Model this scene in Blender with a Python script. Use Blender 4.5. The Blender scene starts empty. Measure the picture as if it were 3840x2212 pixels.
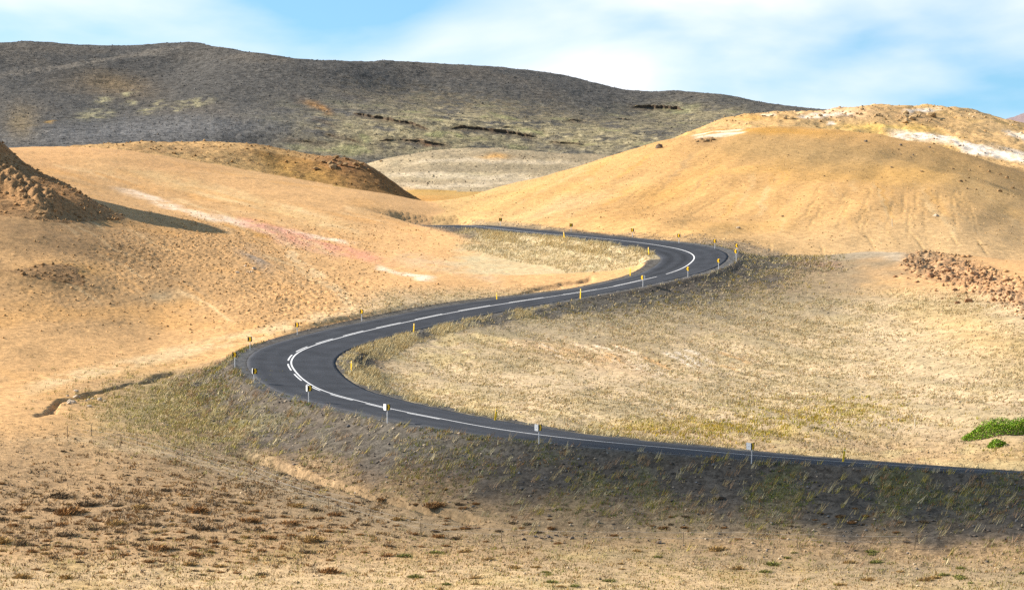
import bpy, math, random
import numpy as np
from mathutils import Vector, Matrix

R = math.radians
rng = np.random.default_rng(7)
random.seed(7)
scene = bpy.context.scene
COL = scene.collection

# ------------------------------------------------------------------ camera
FOC = 9000.0            # focal length in photo pixels (photo is 3840 wide)
PW, PH = 3840.0, 2212.0
HORIZON = 450.0
CZ = 40.0
PITCH = math.atan((PH / 2 - HORIZON) / FOC)
cp, sp = math.cos(PITCH), math.sin(PITCH)
cam_d = bpy.data.cameras.new("camera")
cam_d.sensor_width = 36.0
cam_d.lens = 36.0 * FOC / PW
cam_d.clip_start = 1.0
cam_d.clip_end = 20000.0
cam = bpy.data.objects.new("camera", cam_d)
cam.location = (0, 0, CZ)
cam.rotation_euler = (math.pi / 2 - PITCH, 0, 0)
COL.objects.link(cam)
scene.camera = cam

# ------------------------------------------------------------------ light
SUN_EL = R(30.0)
SUN_BEHIND = R(13.0)    # sun stands to the left and a little behind the scene
sx, sy, sz = -math.cos(SUN_EL) * math.cos(SUN_BEHIND), math.cos(SUN_EL) * math.sin(SUN_BEHIND), math.sin(SUN_EL)
sun_d = bpy.data.lights.new("sun", 'SUN')
sun_d.energy = 4.5
sun_d.angle = R(0.53)
sun_d.color = (1.0, 0.895, 0.765)
sun = bpy.data.objects.new("sun", sun_d)
sun.rotation_euler = Vector((sx, sy, sz)).to_track_quat('Z', 'Y').to_euler()
COL.objects.link(sun)

world = bpy.data.worlds.new("World")
scene.world = world
world.use_nodes = True
wn, wl = world.node_tree.nodes, world.node_tree.links
wn.clear()
w_out = wn.new("ShaderNodeOutputWorld")
w_bg = wn.new("ShaderNodeBackground")
w_bg.inputs["Strength"].default_value = 0.068
sky = wn.new("ShaderNodeTexSky")
sky.sky_type = 'NISHITA'
sky.sun_disc = False
sky.sun_elevation = SUN_EL
sky.sun_rotation = math.atan2(sx, sy)
sky.altitude = 500
sky.air_density = 1.0
sky.dust_density = 0.2
sky.ozone_density = 0.6
tc = wn.new("ShaderNodeTexCoord")
# clouds: a thin broken layer, noise laid on the direction
sep = wn.new("ShaderNodeSeparateXYZ"); wl.new(tc.outputs["Generated"], sep.inputs[0])
def wmath(op, a, b=None, clamp=False):
    n = wn.new("ShaderNodeMath"); n.operation = op; n.use_clamp = clamp
    for i, v in enumerate((a, b)):
        if v is None: continue
        if isinstance(v, (int, float)): n.inputs[i].default_value = v
        else: wl.new(v, n.inputs[i])
    return n.outputs[0]
# raise the look-up a little so that the band above the hills is clear blue, not horizon milk
zr = wmath('ADD', wmath('MULTIPLY', wmath('ABSOLUTE', sep.outputs[2]), 0.85), 0.17)
comb = wn.new("ShaderNodeCombineXYZ")
wl.new(sep.outputs[0], comb.inputs[0]); wl.new(sep.outputs[1], comb.inputs[1]); wl.new(zr, comb.inputs[2])
nrm = wn.new("ShaderNodeVectorMath"); nrm.operation = 'NORMALIZE'
wl.new(comb.outputs[0], nrm.inputs[0]); wl.new(nrm.outputs[0], sky.inputs[0])
cmap = wn.new("ShaderNodeMapping")
CLOUD_OFF = (-1.57, 0.27, -0.86)
cmap.inputs["Location"].default_value = CLOUD_OFF
cmap.inputs["Scale"].default_value = (1.0, 1.0, 2.4)
wl.new(tc.outputs["Generated"], cmap.inputs[0])
n1 = wn.new("ShaderNodeTexNoise"); n1.inputs["Scale"].default_value = 7.5
n1.inputs["Detail"].default_value = 7; n1.inputs["Roughness"].default_value = 0.44
n1.inputs["Distortion"].default_value = 0.25
wl.new(cmap.outputs[0], n1.inputs["Vector"])
ramp = wn.new("ShaderNodeValToRGB")
ramp.color_ramp.elements[0].position = 0.38; ramp.color_ramp.elements[0].color = (0, 0, 0, 1)
ramp.color_ramp.elements[1].position = 0.62; ramp.color_ramp.elements[1].color = (1, 1, 1, 1)
wl.new(n1.outputs["Fac"], ramp.inputs[0])
cmix = wn.new("ShaderNodeMixRGB")
cmix.inputs[2].default_value = (6.9, 7.1, 7.5, 1)
thin = wn.new("ShaderNodeMapRange")         # the layer is seen edge-on low down, and thins towards the zenith
for i_, v_ in ((1, 0.06), (2, 0.5), (3, 0.95), (4, 0.22)): thin.inputs[i_].default_value = v_
wl.new(sep.outputs[2], thin.inputs[0])
wl.new(wmath('MULTIPLY', ramp.outputs[0], thin.outputs[0]), cmix.inputs[0])
tint = wn.new("ShaderNodeVectorMath"); tint.operation = 'MULTIPLY'; tint.inputs[1].default_value = (0.86, 1.15, 1.18)
wl.new(sky.outputs[0], tint.inputs[0]); wl.new(tint.outputs[0], cmix.inputs[1])
wl.new(cmix.outputs[0], w_bg.inputs["Color"])
wl.new(w_bg.outputs[0], w_out.inputs[0])

scene.view_settings.view_transform = 'Standard'
scene.view_settings.look = 'None'
scene.view_settings.gamma = 1.0
scene.view_settings.use_curve_mapping = False
scene.view_settings.exposure = 1.25
scene.cycles.transparent_max_bounces = 96
scene.cycles.use_denoising = False      # keeps the grit and straw crisp

# ------------------------------------------------------------------ helpers: pixels <-> places
def ray(px, py):
    X = (np.asarray(px, float) - PW / 2) / FOC
    Y = (PH / 2 - np.asarray(py, float)) / FOC
    return X, cp + Y * sp, -sp + Y * cp
def P(px, py, D):
    dx, dy, dz = ray(px, py)
    k = D / dy
    return (dx * k, D * 1.0, CZ + dz * k)
def project(x, y, z):
    dz = z - CZ
    w = y * cp - dz * sp
    return PW / 2 + FOC * x / w, PH / 2 - FOC * (y * sp + dz * cp) / w
def Z(px, D, zrel):
    return ((px - PW / 2) / FOC * D, D, CZ + zrel)

# ------------------------------------------------------------------ helpers: noise
def _hash(ix, iy, seed):
    h = (ix.astype(np.int64) * 374761393 + iy.astype(np.int64) * 668265263 + seed * 1442695041) & 0x7fffffff
    h = ((h ^ (h >> 13)) * 1274126177) & 0x7fffffff
    return (h ^ (h >> 16)) & 0x7fffffff
def perlin(x, y, seed=0):
    x = np.asarray(x, np.float64); y = np.asarray(y, np.float64)
    ix = np.floor(x); iy = np.floor(y); fx = x - ix; fy = y - iy
    u = fx * fx * fx * (fx * (fx * 6 - 15) + 10); v = fy * fy * fy * (fy * (fy * 6 - 15) + 10)
    def g(dx, dy):
        a = _hash(ix + dx, iy + dy, seed) * (2 * math.pi / 0x7fffffff)
        return np.cos(a) * (fx - dx) + np.sin(a) * (fy - dy)
    a = g(0, 0); b = g(1, 0); c = g(0, 1); d = g(1, 1)
    return (a + u * (b - a)) * (1 - v) + (c + u * (d - c)) * v
def fbm(x, y, seed=0, octv=4, gain=0.5):
    s = 0; amp = 1; fr = 1
    for o in range(octv):
        s = s + amp * perlin(x * fr + 17.3 * o, y * fr - 9.1 * o, seed + o)
        amp *= gain; fr *= 2.03
    return s
def sstep(a, b, x):
    t = np.clip((x - a) / (b - a), 0, 1)
    return t * t * (3 - 2 * t)
def polydist(U, V, pts, vs=1.0, reach=130):
    """distance to a polyline (V stretched by vs) and position 0..1 along it"""
    if np.ndim(U) == 2 and reach:
        xs = [p[0] for p in pts]; ys = [p[1] for p in pts]
        m = (U > min(xs) - reach) & (U < max(xs) + reach) & (V > min(ys) - reach) & (V < max(ys) + reach)
        B = np.full(U.shape, 1e9); Q = np.zeros(U.shape)
        if m.any(): B[m], Q[m] = polydist(U[m], V[m], pts, vs, 0)
        return B, Q
    best = np.full(np.shape(U), 1e9); pos = np.zeros(np.shape(U)); n = len(pts) - 1
    for i in range(n):
        x0, y0 = pts[i]; x1, y1 = pts[i + 1]
        y0 *= vs; y1 *= vs
        dx, dy = x1 - x0, y1 - y0
        t = np.clip(((U - x0) * dx + (V * vs - y0) * dy) / (dx * dx + dy * dy + 1e-9), 0, 1)
        d = np.hypot(U - x0 - t * dx, V * vs - y0 - t * dy)
        m = d < best
        best = np.where(m, d, best); pos = np.where(m, (i + t) / n, pos)
    return best, pos

class TPS:
    def __init__(s, pts, ys=0.55, lam=0.0008):
        p = np.array(pts, float)
        s.ys = ys; s.c = p[:, :2] * (0.01, 0.01 * ys); z = p[:, 2]
        n = len(p)
        K = s.k(((s.c[:, None] - s.c[None]) ** 2).sum(-1)) + lam * np.eye(n)
        Q = np.c_[np.ones(n), s.c]
        A = np.block([[K, Q], [Q.T, np.zeros((3, 3))]])
        w = np.linalg.solve(A, np.r_[z, 0, 0, 0])
        s.w = w[:n]; s.a = w[n:]
    @staticmethod
    def k(r2):
        return 0.5 * r2 * np.log(r2 + 1e-12)
    def __call__(s, x, y):
        x = x * 0.01; y = y * 0.01 * s.ys
        z = s.a[0] + s.a[1] * x + s.a[2] * y
        for i in range(len(s.w)):
            z = z + s.w[i] * s.k((x - s.c[i, 0]) ** 2 + (y - s.c[i, 1]) ** 2)
        return z
def smax(a, b, k):
    m = np.maximum(a, b)
    return m + k * np.log1p(np.exp(-np.abs(a - b) / k)) - 0.0
def smin(a, b, k):
    return -smax(-a, -b, k)

# ------------------------------------------------------------------ road line (photo pixel of the middle line, distance)
ROAD = [(4700, 1795, 157), (4250, 1793, 161), (3840, 1776, 165), (3300, 1742, 169), (2820, 1707, 172), (2580, 1685, 174), (2278, 1656, 176.5),
        (2020, 1630, 179.5), (1823, 1600, 183), (1671, 1572, 187), (1519, 1542, 191.5), (1428, 1523, 195), (1337, 1503, 199),
        (1215, 1466, 205), (1139, 1425, 212.5), (1100, 1382, 220), (1091, 1359, 224), (1100, 1337, 228.5),
        (1132, 1314, 234), (1215, 1284, 241), (1367, 1243, 250), (1519, 1211, 256.5), (1671, 1177, 262),
        (1823, 1150, 266), (1975, 1127, 269), (2127, 1104, 271.5), (2278, 1081, 274), (2430, 1044, 278.5),
        (2506, 1025, 281.5), (2567, 1002, 286), (2600, 976, 292), (2605, 962, 295.5), (2590, 948, 300),
        (2537, 931, 306), (2430, 914, 313.5), (2278, 896, 323), (2127, 883, 334), (1975, 870, 347), (1823, 853, 362),
        (1690, 843, 378), (1600, 858, 396), (1520, 905, 412)]
rp = np.array([P(*r) for r in ROAD])
def catmull(p, per=24):
    out = []
    n = len(p)
    for i in range(n - 1):
        p0, p1, p2, p3 = p[max(i - 1, 0)], p[i], p[i + 1], p[min(i + 2, n - 1)]
        for k in range(per):
            t = k / per
            out.append(0.5 * ((2 * p1) + (-p0 + p2) * t + (2 * p0 - 5 * p1 + 4 * p2 - p3) * t * t + (-p0 + 3 * p1 - 3 * p2 + p3) * t ** 3))
    out.append(p[-1])
    return np.array(out)
def resample(c, step):
    d = np.r_[0, np.cumsum(np.hypot(np.diff(c[:, 0]), np.diff(c[:, 1])))]
    s = np.arange(0, d[-1], step)
    return np.c_[[np.interp(s, d, c[:, j]) for j in range(3)]].T, s
rc, rs = resample(catmull(rp), 0.5)
def smooth1(a, n):
    k = np.hanning(2 * n + 3)[1:-1]; k /= k.sum()
    return np.convolve(np.r_[[a[0]] * n, a, [a[-1]] * n], k, mode='valid')
# plan smoothed a little, heights smoothed a lot (a road has an even grade)
rc = np.c_[smooth1(rc[:, 0], 9), smooth1(rc[:, 1], 9), smooth1(rc[:, 2], 30)]
_px, _py = project(rc[:, 0], rc[:, 1], rc[:, 2])
rt = np.gradient(rc[:, :2], axis=0); rt /= np.linalg.norm(rt, axis=1)[:, None]
rn = np.c_[-rt[:, 1], rt[:, 0]]            # left of travel (travel = from the near right towards the far end)
head = np.unwrap(np.arctan2(rt[:, 1], rt[:, 0]))
curv = smooth1(np.gradient(head) / 0.5, 20)
bank = np.clip(curv * -1.6, -0.055, 0.055)  # outside of the bend higher
rpx = project(rc[:, 0], rc[:, 1], rc[:, 2])[0]
i_left = int(np.argmin(np.where(rc[:, 1] < 260, rpx, 1e9))); i_right = int(np.argmax(np.where(np.arange(len(rc)) > i_left, rpx, -1e9)))
ar = np.arange(len(rc))
bank = np.where(ar < i_left, np.maximum(bank, np.interp(rpx, [1300, 2020, 2818, 3840, 4600], [0.04, 0.05, 0.085, 0.125, 0.13])), bank)
bank = smooth1(bank, 24)
# how wide the dark gravel of the embankment reaches on either side, and how steep it falls
tL = np.clip((ar - i_left + 6) / 26.0, 0, 1)                       # 0 at the near bend .. 1 thirty metres on
tR = np.clip((ar - i_right - 30) / 60.0, 0, 1)
i_up = int(np.argmin(np.abs(rpx - 1600) + 1e4 * ((ar < i_left) | (ar > i_right))))
tU = np.clip((ar - i_up) / 40.0, 0, 1)
GP = smooth1(np.where(ar < i_left, np.interp(rpx, [900, 1500, 2500, 3840], [7, 9, 11, 12]), 7 * (1 - tL) + 0.25 * tL) + 4.0 * np.clip((ar - i_right) / 20.0, 0, 1), 20)
GP = GP * np.where(ar > i_right, np.interp(rpx, [1690, 2000], [.3, 1]), 1)
GN = smooth1(2.2 * (1 - tU) + 11.0 * tU - 9.7 * tR, 20)
SLP = smooth1(np.where(ar < i_right, 0.50, 0.42), 20)
SLN = smooth1(0.42 * (1 - tU) + 0.36 * tU, 20)
HW = 4.15               # half width of the asphalt

# ------------------------------------------------------------------ ground heights, one smooth surface per hill
G = [P(*a) for a in [
    (-600, 2212, 140), (0, 2212, 140), (1000, 2212, 140), (2000, 2212, 140), (3000, 2212, 141), (3840, 2212, 141), (4500, 2212, 141),
    (1900, 2040, 157), (2600, 2020, 159), (3300, 2010, 160), (3840, 2000, 160), (4500, 2000, 160),
    (-500, 1950, 157), (0, 1950, 158), (0, 1750, 171), (-500, 1590, 184), (0, 1600, 184), (600, 1950, 158), (600, 1700, 181), (1000, 1830, 171), (1400, 1960, 162),
    (0, 1500, 204), (-500, 1480, 206), (250, 1570, 192), (400, 1400, 224), (650, 1385, 228), (600, 1610, 194), (900, 1700, 187), (1300, 1835, 177), (1700, 1930, 168),
    (0, 1300, 232), (0, 1150, 250), (0, 1000, 268), (0, 860, 288), (-500, 1250, 232), (-500, 1000, 262),
    (300, 1250, 242), (300, 1000, 276), (600, 1250, 250), (600, 1000, 287), (900, 1150, 260), (900, 950, 303),
    (1200, 1140, 266), (1200, 950, 317), (1500, 1110, 272), (1500, 920, 338), (1700, 1010, 300), (1690, 870, 352),
    (0, 640, 380), (300, 700, 378), (600, 760, 372), (900, 810, 363), (1200, 850, 357), (1450, 850, 366),
    (-500, 556, 440), (0, 556, 442), (350, 556, 445), (600, 585, 442), (1000, 670, 432), (1300, 714, 420), (1500, 770, 402), (1600, 812, 396), (1650, 832, 385), (1600, 850, 372),
    (1500, 748, 490), (1750, 733, 550),
    (1500, 1400, 229), (1400, 1330, 236), (2000, 1560, 199), (2000, 1400, 228), (2000, 1250, 251), (2500, 1610, 192), (2500, 1400, 225), (2500, 1200, 255),
    (3000, 1660, 187), (3000, 1400, 224), (3000, 1200, 252), (3000, 1060, 278), (3500, 1660, 185), (3500, 1400, 215), (3500, 1200, 242),
    (3840, 1650, 181), (3840, 1400, 207), (3840, 1200, 228),
    (2900, 990, 291), (3080, 975, 295), (3260, 951, 300), (3420, 958, 294), (3550, 978, 286), (3840, 1046, 262), (4400, 1060, 245), (4400, 1400, 200), (4400, 1650, 178),
    (2000, 975, 316), (2250, 1040, 289), (2300, 965, 309), (1900, 1085, 281), (1800, 925, 331), (2350, 1020, 293),
]]
G += [Z(-600, 100, -28.5), Z(1900, 100, -28.5), Z(4500, 100, -28.5)]
G += [Z(-500, 530, -13), Z(0, 530, -12), Z(500, 530, -13), Z(1000, 530, -15), Z(-300, 660, -22), Z(700, 660, -22), Z(1500, 680, -21)]
G += [Z(2900, 330, -19.5), Z(3260, 330, -18.5), Z(3550, 325, -18.5), Z(3900, 310, -18.5), Z(3300, 400, -20), Z(4300, 310, -18)]
G += [Z(2400, 340, -16.5), Z(2000, 400, -17.5), Z(2600, 400, -19), Z(2400, 500, -20), Z(3300, 500, -22)]

LH = [P(*a) for a in [(0, 530, 345), (100, 606, 342), (230, 690, 337), (330, 750, 333), (430, 815, 327), (520, 868, 320),
                      (0, 640, 331), (0, 780, 305), (120, 800, 304), (0, 900, 286), (200, 880, 297), (350, 900, 302), (0, 1020, 268), (300, 1030, 272), ]]
LH += [Z(-534, 338, 14), Z(-300, 343, 8.2), Z(-800, 345, 20), Z(-1500, 350, 18), Z(-1500, 325, 2), Z(-534, 323, -.5), Z(-300, 325, -3), Z(-800, 321, 0), Z(-534, 305, -5), Z(-800, 300, -5), Z(-534, 380, 6), Z(-800, 400, 8),
       Z(0, 362, -8.5), Z(100, 358, -11), Z(230, 352, -14), Z(330, 346, -16), Z(-200, 375, -4), Z(-300, 420, -6), Z(0, 390, -14), Z(450, 340, -19), Z(500, 310, -20), Z(600, 290, -23)]

Y1 = [P(*a) for a in [
    (1300, 812, 400), (1549, 787, 432), (1823, 726, 455), (2127, 646, 485), (2278, 600, 503), (2491, 536, 532), (2643, 492, 552), (2886, 478, 565), (3160, 486, 562), (3418, 532, 545), (3645, 592, 515), (3840, 648, 525), (4300, 760, 540),
    (1690, 815, 395), (1900, 828, 376), (2144, 842, 354), (2373, 868, 336), (2548, 888, 322), (2765, 930, 308), (3000, 968, 312), (3300, 945, 318), (3840, 985, 312),
    (2000, 760, 415), (2300, 790, 380), (2300, 690, 432), (2650, 600, 468), (2650, 720, 408), (2650, 830, 354), (3000, 580, 478), (3000, 700, 412), (3000, 850, 346),
    (3250, 640, 455), (3450, 598, 492), (3300, 720, 400), (3300, 850, 340), (3600, 660, 448), (3600, 760, 388), (3600, 880, 333), (3840, 740, 462), (3840, 860, 366), (4300, 900, 400)]]
Y1 += [Z(1500, 500, -20), Z(2100, 560, -14), Z(2600, 630, -9), Z(2900, 640, -7), Z(3300, 630, -9), Z(3840, 610, -16), Z(2900, 740, -16), Z(4300, 640, -26), Z(2000, 700, -26),
       Z(3000, 270, -24), Z(3800, 260, -24), Z(2300, 330, -18), Z(1500, 360, -20)]
Y2 = [P(*a) for a in [
    (2560, 505, 590), (2734, 442, 640), (2810, 432, 645), (3038, 427, 655), (3150, 408, 660), (3250, 402, 662), (3372, 416, 655), (3433, 409, 700), (3539, 405, 705), (3676, 427, 700), (3840, 485, 680), (4300, 580, 640),
    (2734, 475, 600), (3038, 468, 605), (3300, 470, 612), (3500, 490, 610), (3700, 540, 590), (3840, 590, 570), (4300, 690, 540)]]
Y2 += [Z(2600, 740, -12), Z(3000, 760, -8), Z(3400, 780, -6), Z(3840, 780, -12), Z(3200, 900, -30), Z(2300, 640, -18), Z(3300, 540, -12), Z(3840, 500, -16), Z(2500, 520, -16), Z(4400, 780, -24)]
BM = [P(*a) for a in [
    (200, 556, 500), (400, 545, 498), (560, 536, 497), (700, 545, 496), (870, 540, 500), (1000, 556, 502), (1100, 572, 503), (1250, 590, 500), (1340, 604, 496), (1400, 628, 492), (1450, 668, 488), (1520, 722, 484),
    (1000, 610, 486), (1100, 612, 487), (1250, 630, 484), (1340, 650, 481), (1100, 690, 470), (1250, 712, 468), (1350, 728, 466), (600, 572, 470), (300, 562, 475), (800, 600, 474)]]
BM += [Z(-300, 520, -12), Z(1540, 520, -22), Z(1400, 570, -18), Z(1100, 580, -14), Z(700, 580, -12), Z(200, 580, -14), Z(1600, 470, -20), Z(1000, 430, -17), Z(400, 430, -14), Z(900, 680, -26), Z(200, 680, -26)]
EM = [P(*a) for a in [
    (1250, 690, 660), (1400, 622, 700), (1550, 592, 715), (1680, 578, 725), (1850, 575, 735), (2100, 588, 745), (2300, 600, 755), (2600, 640, 760),
    (1600, 650, 650), (1400, 700, 625), (1500, 728, 600), (1900, 640, 660), (1750, 732, 585), (2000, 690, 620), (2200, 650, 660)]]
EM += [Z(1300, 840, -22), Z(1700, 850, -18), Z(2200, 870, -20), Z(1700, 950, -30), Z(1100, 740, -24), Z(2700, 850, -26)]
sky_line = [(-900, 150), (-400, 156), (0, 163), (137, 163), (304, 184), (456, 187), (608, 172), (744, 159), (851, 182), (972, 200), (1124, 223), (1291, 232), (1458, 232),
            (1671, 243), (1823, 255), (2005, 273), (2157, 293), (2278, 322), (2370, 339), (2491, 341), (2613, 345), (2734, 357), (2840, 387), (2947, 415), (3060, 424), (3200, 470), (3500, 540), (4300, 640)]
def fd(px): return 1120 + 60 * math.sin(px * 0.004) + max(0, px - 2300) * 0.12
FM = [P(px, py, fd(px)) for px, py in sky_line]
FM += [Z(px, fd(px) + 130, (HORIZON - py) / FOC * fd(px) - 14) for px, py in sky_line[::2]]
FM += [Z(px, fd(px) + 45, (HORIZON - py) / FOC * fd(px) - 3.2) for px, py in sky_line]
FM += [P(*a) for a in [(-500, 560, 800), (0, 560, 800), (500, 552, 800), (1000, 590, 810), (1500, 610, 830), (2000, 620, 850), (2500, 560, 860), (3000, 520, 880), (-500, 380, 950),
                       (0, 390, 935), (500, 400, 930), (250, 300, 1010), (800, 460, 870), (700, 250, 1080), (1000, 380, 960), (1500, 330, 1040), (1500, 450, 930), (2000, 380, 1030), (2000, 480, 930), (2500, 430, 1050), (2400, 480, 950), (500, 480, 855), (100, 470, 860)]]
FAR = [P(*a) for a in [(3700, 500, 3600), (3780, 462, 3600), (3840, 438, 3600), (3950, 405, 3600), (4200, 380, 3600), (4700, 470, 3600), (3400, 560, 3500), (3840, 560, 3300), (4400, 560, 3300)]]
FAR += [Z(3800, 4200, -60), Z(4400, 4200, -60)]

# grid: columns by bearing, rows by distance (finer where the view is finer)
ST = 0.00068
tin = np.arange(-0.226, 0.2261, ST)
tout = 0.226 + np.cumsum(ST * 1.09 ** np.arange(1, 46)); tout = tout[tout < 0.5]
TT = np.r_[-tout[::-1], tin, tout]
rows = [100.0]
while rows[-1] < 4300:
    d = rows[-1]
    if d < 132: st = 1.6
    elif d < 300: st = 0.36
    elif d < 480: st = 0.36 + (d - 300) / 180 * 0.7
    elif d < 800: st = 1.06 + (d - 480) / 320 * 1.4
    elif d < 1200: st = 2.6
    else: st = 2.6 + (d - 1200) * 0.05
    rows.append(d + st)
DD = np.array(rows)
NC, NR = len(TT), len(DD)
Tg, Dg = np.meshgrid(TT, DD)
Xg, Yg = Tg * Dg, Dg
ci = np.unique(np.r_[np.arange(0, NC, 4), NC - 1]); ri = np.unique(np.r_[np.arange(0, NR, 4), NR - 1])
def up(zc, r):
    a = np.empty((len(r), NC))
    for i in range(len(r)): a[i] = np.interp(np.arange(NC), ci, zc[i])
    return a
def layer(pts, d0, d1, t0=-1, t1=1, fade=30.0, ys=0.55, lam=0.0008):
    f = TPS(pts, ys=ys, lam=lam)
    rr = ri[(DD[ri] >= d0 - fade) & (DD[ri] <= d1 + fade)]
    X, Y = np.meshgrid(TT[ci], DD[rr]); X = X * Y
    zc = f(X, Y)
    a = up(zc, rr)
    out = np.full((NR, NC), -500.0)
    r0, r1 = rr[0], rr[-1]
    k = np.arange(r0, r1 + 1)
    i = np.clip(np.searchsorted(rr, k, side='right') - 1, 0, len(rr) - 2)
    w = ((DD[k] - DD[rr[i]]) / (DD[rr[i + 1]] - DD[rr[i]]))[:, None]
    out[k] = a[i] * (1 - w) + a[i + 1] * w
    pen = 60 * (1 - sstep(d0 - fade, d0, Dg)) + 60 * sstep(d1, d1 + fade, Dg)
    pen = pen + 60 * (1 - sstep(t0 - 0.02, t0, Tg)) + 60 * sstep(t1, t1 + 0.02, Tg)
    return out - pen
LAYERS = [("ground", layer(G, 60, 640, fade=40), 0.25),
          ("left_hill", layer(LH, 265, 440, t1=-0.145), 0.7),
          ("ochre_hill", layer(Y1, 300, 760, t0=-0.06, fade=20), 0.45),
          ("bleached_ridge", layer(Y2, 530, 900, t0=0.05), 0.8),
          ("brown_mound", layer(BM, 440, 660, t1=0.0), 0.6),
          ("pale_mound", layer(EM, 580, 930, t0=-0.11, t1=0.1), 1.0),
          ("dark_mountain", layer(FM, 790, 1300, lam=1e-6), 1.5),
          ("distant_mountain", layer(FAR, 3300, 4250, t0=0.19, fade=200), 3.0)]
zfloor = CZ - 28 - np.maximum(0, Dg - 700) * 0.02
# soft relief of the hills themselves, before they are joined
rip = {}
def addrel(name, arr):
    for i, (n, z, k) in enumerate(LAYERS):
        if n == name: LAYERS[i] = (n, z + arr, k)
crestw = 1 - 0.9 * sstep(930, 1060, Dg)
addrel("dark_mountain", crestw * 5.0 * fbm(Xg / 110, Yg / 150, 31, 2) + 0.6 * fbm(Xg / 26, Yg / 36, 41, 3))
addrel("pale_mound", 1.5 * np.sin((Yg + 0.25 * Xg) / 22 + 1.5 * fbm(Xg / 60, Yg / 60, 5, 2)) + 1.0 * fbm(Xg / 30, Yg / 40, 6, 3))
addrel("bleached_ridge", 1.6 * fbm(Xg / 26, Yg / 40, 51, 4) + 0.9 * np.abs(fbm(Xg / 9, Yg / 14, 52, 3)))
addrel("ochre_hill", 1.1 * fbm(Xg / 45, Yg / 60, 61, 3) + 0.5 * fbm((Xg - .25 * Yg) / 9, Yg / 60, 63, 2))
addrel("brown_mound", 0.8 * fbm(Xg / 14, Yg / 18, 71, 4))
addrel("ground", 0.5 * fbm(Xg / 28, Yg / 36, 81, 3))
addrel("left_hill", 0.8 * fbm(Xg / 12, Yg / 16, 91, 4))
Zg = zfloor.copy(); who = np.zeros((NR, NC), np.int8); best = np.full((NR, NC), -400.0)
for i, (n, z, k) in enumerate(LAYERS):
    who = np.where(z > best, i, who); best = np.maximum(best, z)
    Zg = smax(Zg, z, k) if i else np.maximum(Zg, z)
ids = {n: i for i, (n, z, k) in enumerate(LAYERS)}

def hit(px, py):
    """first place on the ground that a photo pixel looks at"""
    dx, dy, dz = ray(px, py)
    t = dx / dy
    c = np.interp(t, TT, np.arange(NC)); c0 = int(min(max(c, 0), NC - 2)); f = c - c0
    zc = Zg[:, c0] * (1 - f) + Zg[:, c0 + 1] * f
    over = (CZ + dz / dy * DD) - zc
    idx = np.nonzero(over <= 0)[0]
    idx = idx[idx > 0]
    if len(idx) == 0: return None
    j = idx[0]
    o0, o1 = over[j - 1], over[j]
    w = o0 / (o0 - o1) if o0 > 0 else 0
    D = DD[j - 1] + (DD[j] - DD[j - 1]) * w
    return np.array([t * D, D, zc[j - 1] + (zc[j] - zc[j - 1]) * w])
def ground_z(x, y):
    t = x / y
    c = float(np.interp(t, TT, np.arange(NC))); r = float(np.interp(y, DD, np.arange(NR)))
    c0 = min(int(c), NC - 2); r0 = min(int(r), NR - 2); a = c - c0; b = r - r0
    return (Zg[r0, c0] * (1 - a) + Zg[r0, c0 + 1] * a) * (1 - b) + (Zg[r0 + 1, c0] * (1 - a) + Zg[r0 + 1, c0 + 1] * a) * b

# ------------------------------------------------------------------ road bed cut and filled into the ground
RS = np.full((NR, NC), 1e3); RI = np.zeros((NR, NC), np.int32); RT = np.full((NR, NC), 1e3)
near = np.nonzero((DD > 140) & (DD < 430))[0]
for r in near:
    x = Xg[r]; y = DD[r]
    cand = np.nonzero(np.abs(rc[:, 1] - y) < 34)[0]
    if len(cand) == 0: continue
    c = rc[cand]
    d2 = (x[:, None] - c[None, :, 0]) ** 2 + (y - c[None, :, 1]) ** 2
    k = d2.argmin(1); kk = cand[k]
    RI[r] = kk
    t = (x - rc[kk, 0]) * rn[kk, 0] + (y - rc[kk, 1]) * rn[kk, 1]
    RT[r] = t; RS[r] = np.sqrt(d2[np.arange(NC), k])
zr_ = rc[RI, 2] + bank[RI] * np.clip(RT, -7, 7)
aw = np.maximum(np.maximum(RS, np.abs(RT)) - (HW + 1.0), 0)
wob = 0.06 * fbm(Xg / 6, Yg / 6, 101, 2)
slo = np.where(RT > 0, SLP[RI], SLN[RI]) * (1 + wob * 2)
low = zr_ - 7.0 * (1 - np.exp(-aw * slo / 7.0)) - 0.10 * sstep(0.2, 1.0, aw)
high = zr_ + aw * 0.55
i_end = int(np.argmin(np.abs(rpx - 1585) + 1e4 * (ar < i_right)))
near_m = (RS < 40) & (RI < i_end)
cwt = 1 - sstep(i_end - 26, i_end - 2, RI)     # the cutting closes where the road sinks behind the crest
Zn = np.where(near_m, Zg * (1 - cwt) + smin(smax(Zg, low, 0.45), high, 0.15) * cwt, Zg)
EMB = np.where(near_m, sstep(-0.5, 0.5, low - Zg), 0)       # 1 = filled road embankment
bedw = (1 - sstep(0.0, 1.6, aw)) * (RS < 30) * cwt * (RI < i_end)
Zg = Zn * (1 - bedw) + zr_ * bedw
ROADM = (RS < 30) * (RI < i_end) * (1 - sstep(HW + 0.9, HW + 1.6, np.abs(RT))) * (np.abs(np.abs(RT) - RS) < 1.5)
who = np.where((RS < HW + 7) & (who == ids["ochre_hill"]) & (EMB > 0.5), 0, who)

U, V = project(Xg, Yg, Zg)

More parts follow.
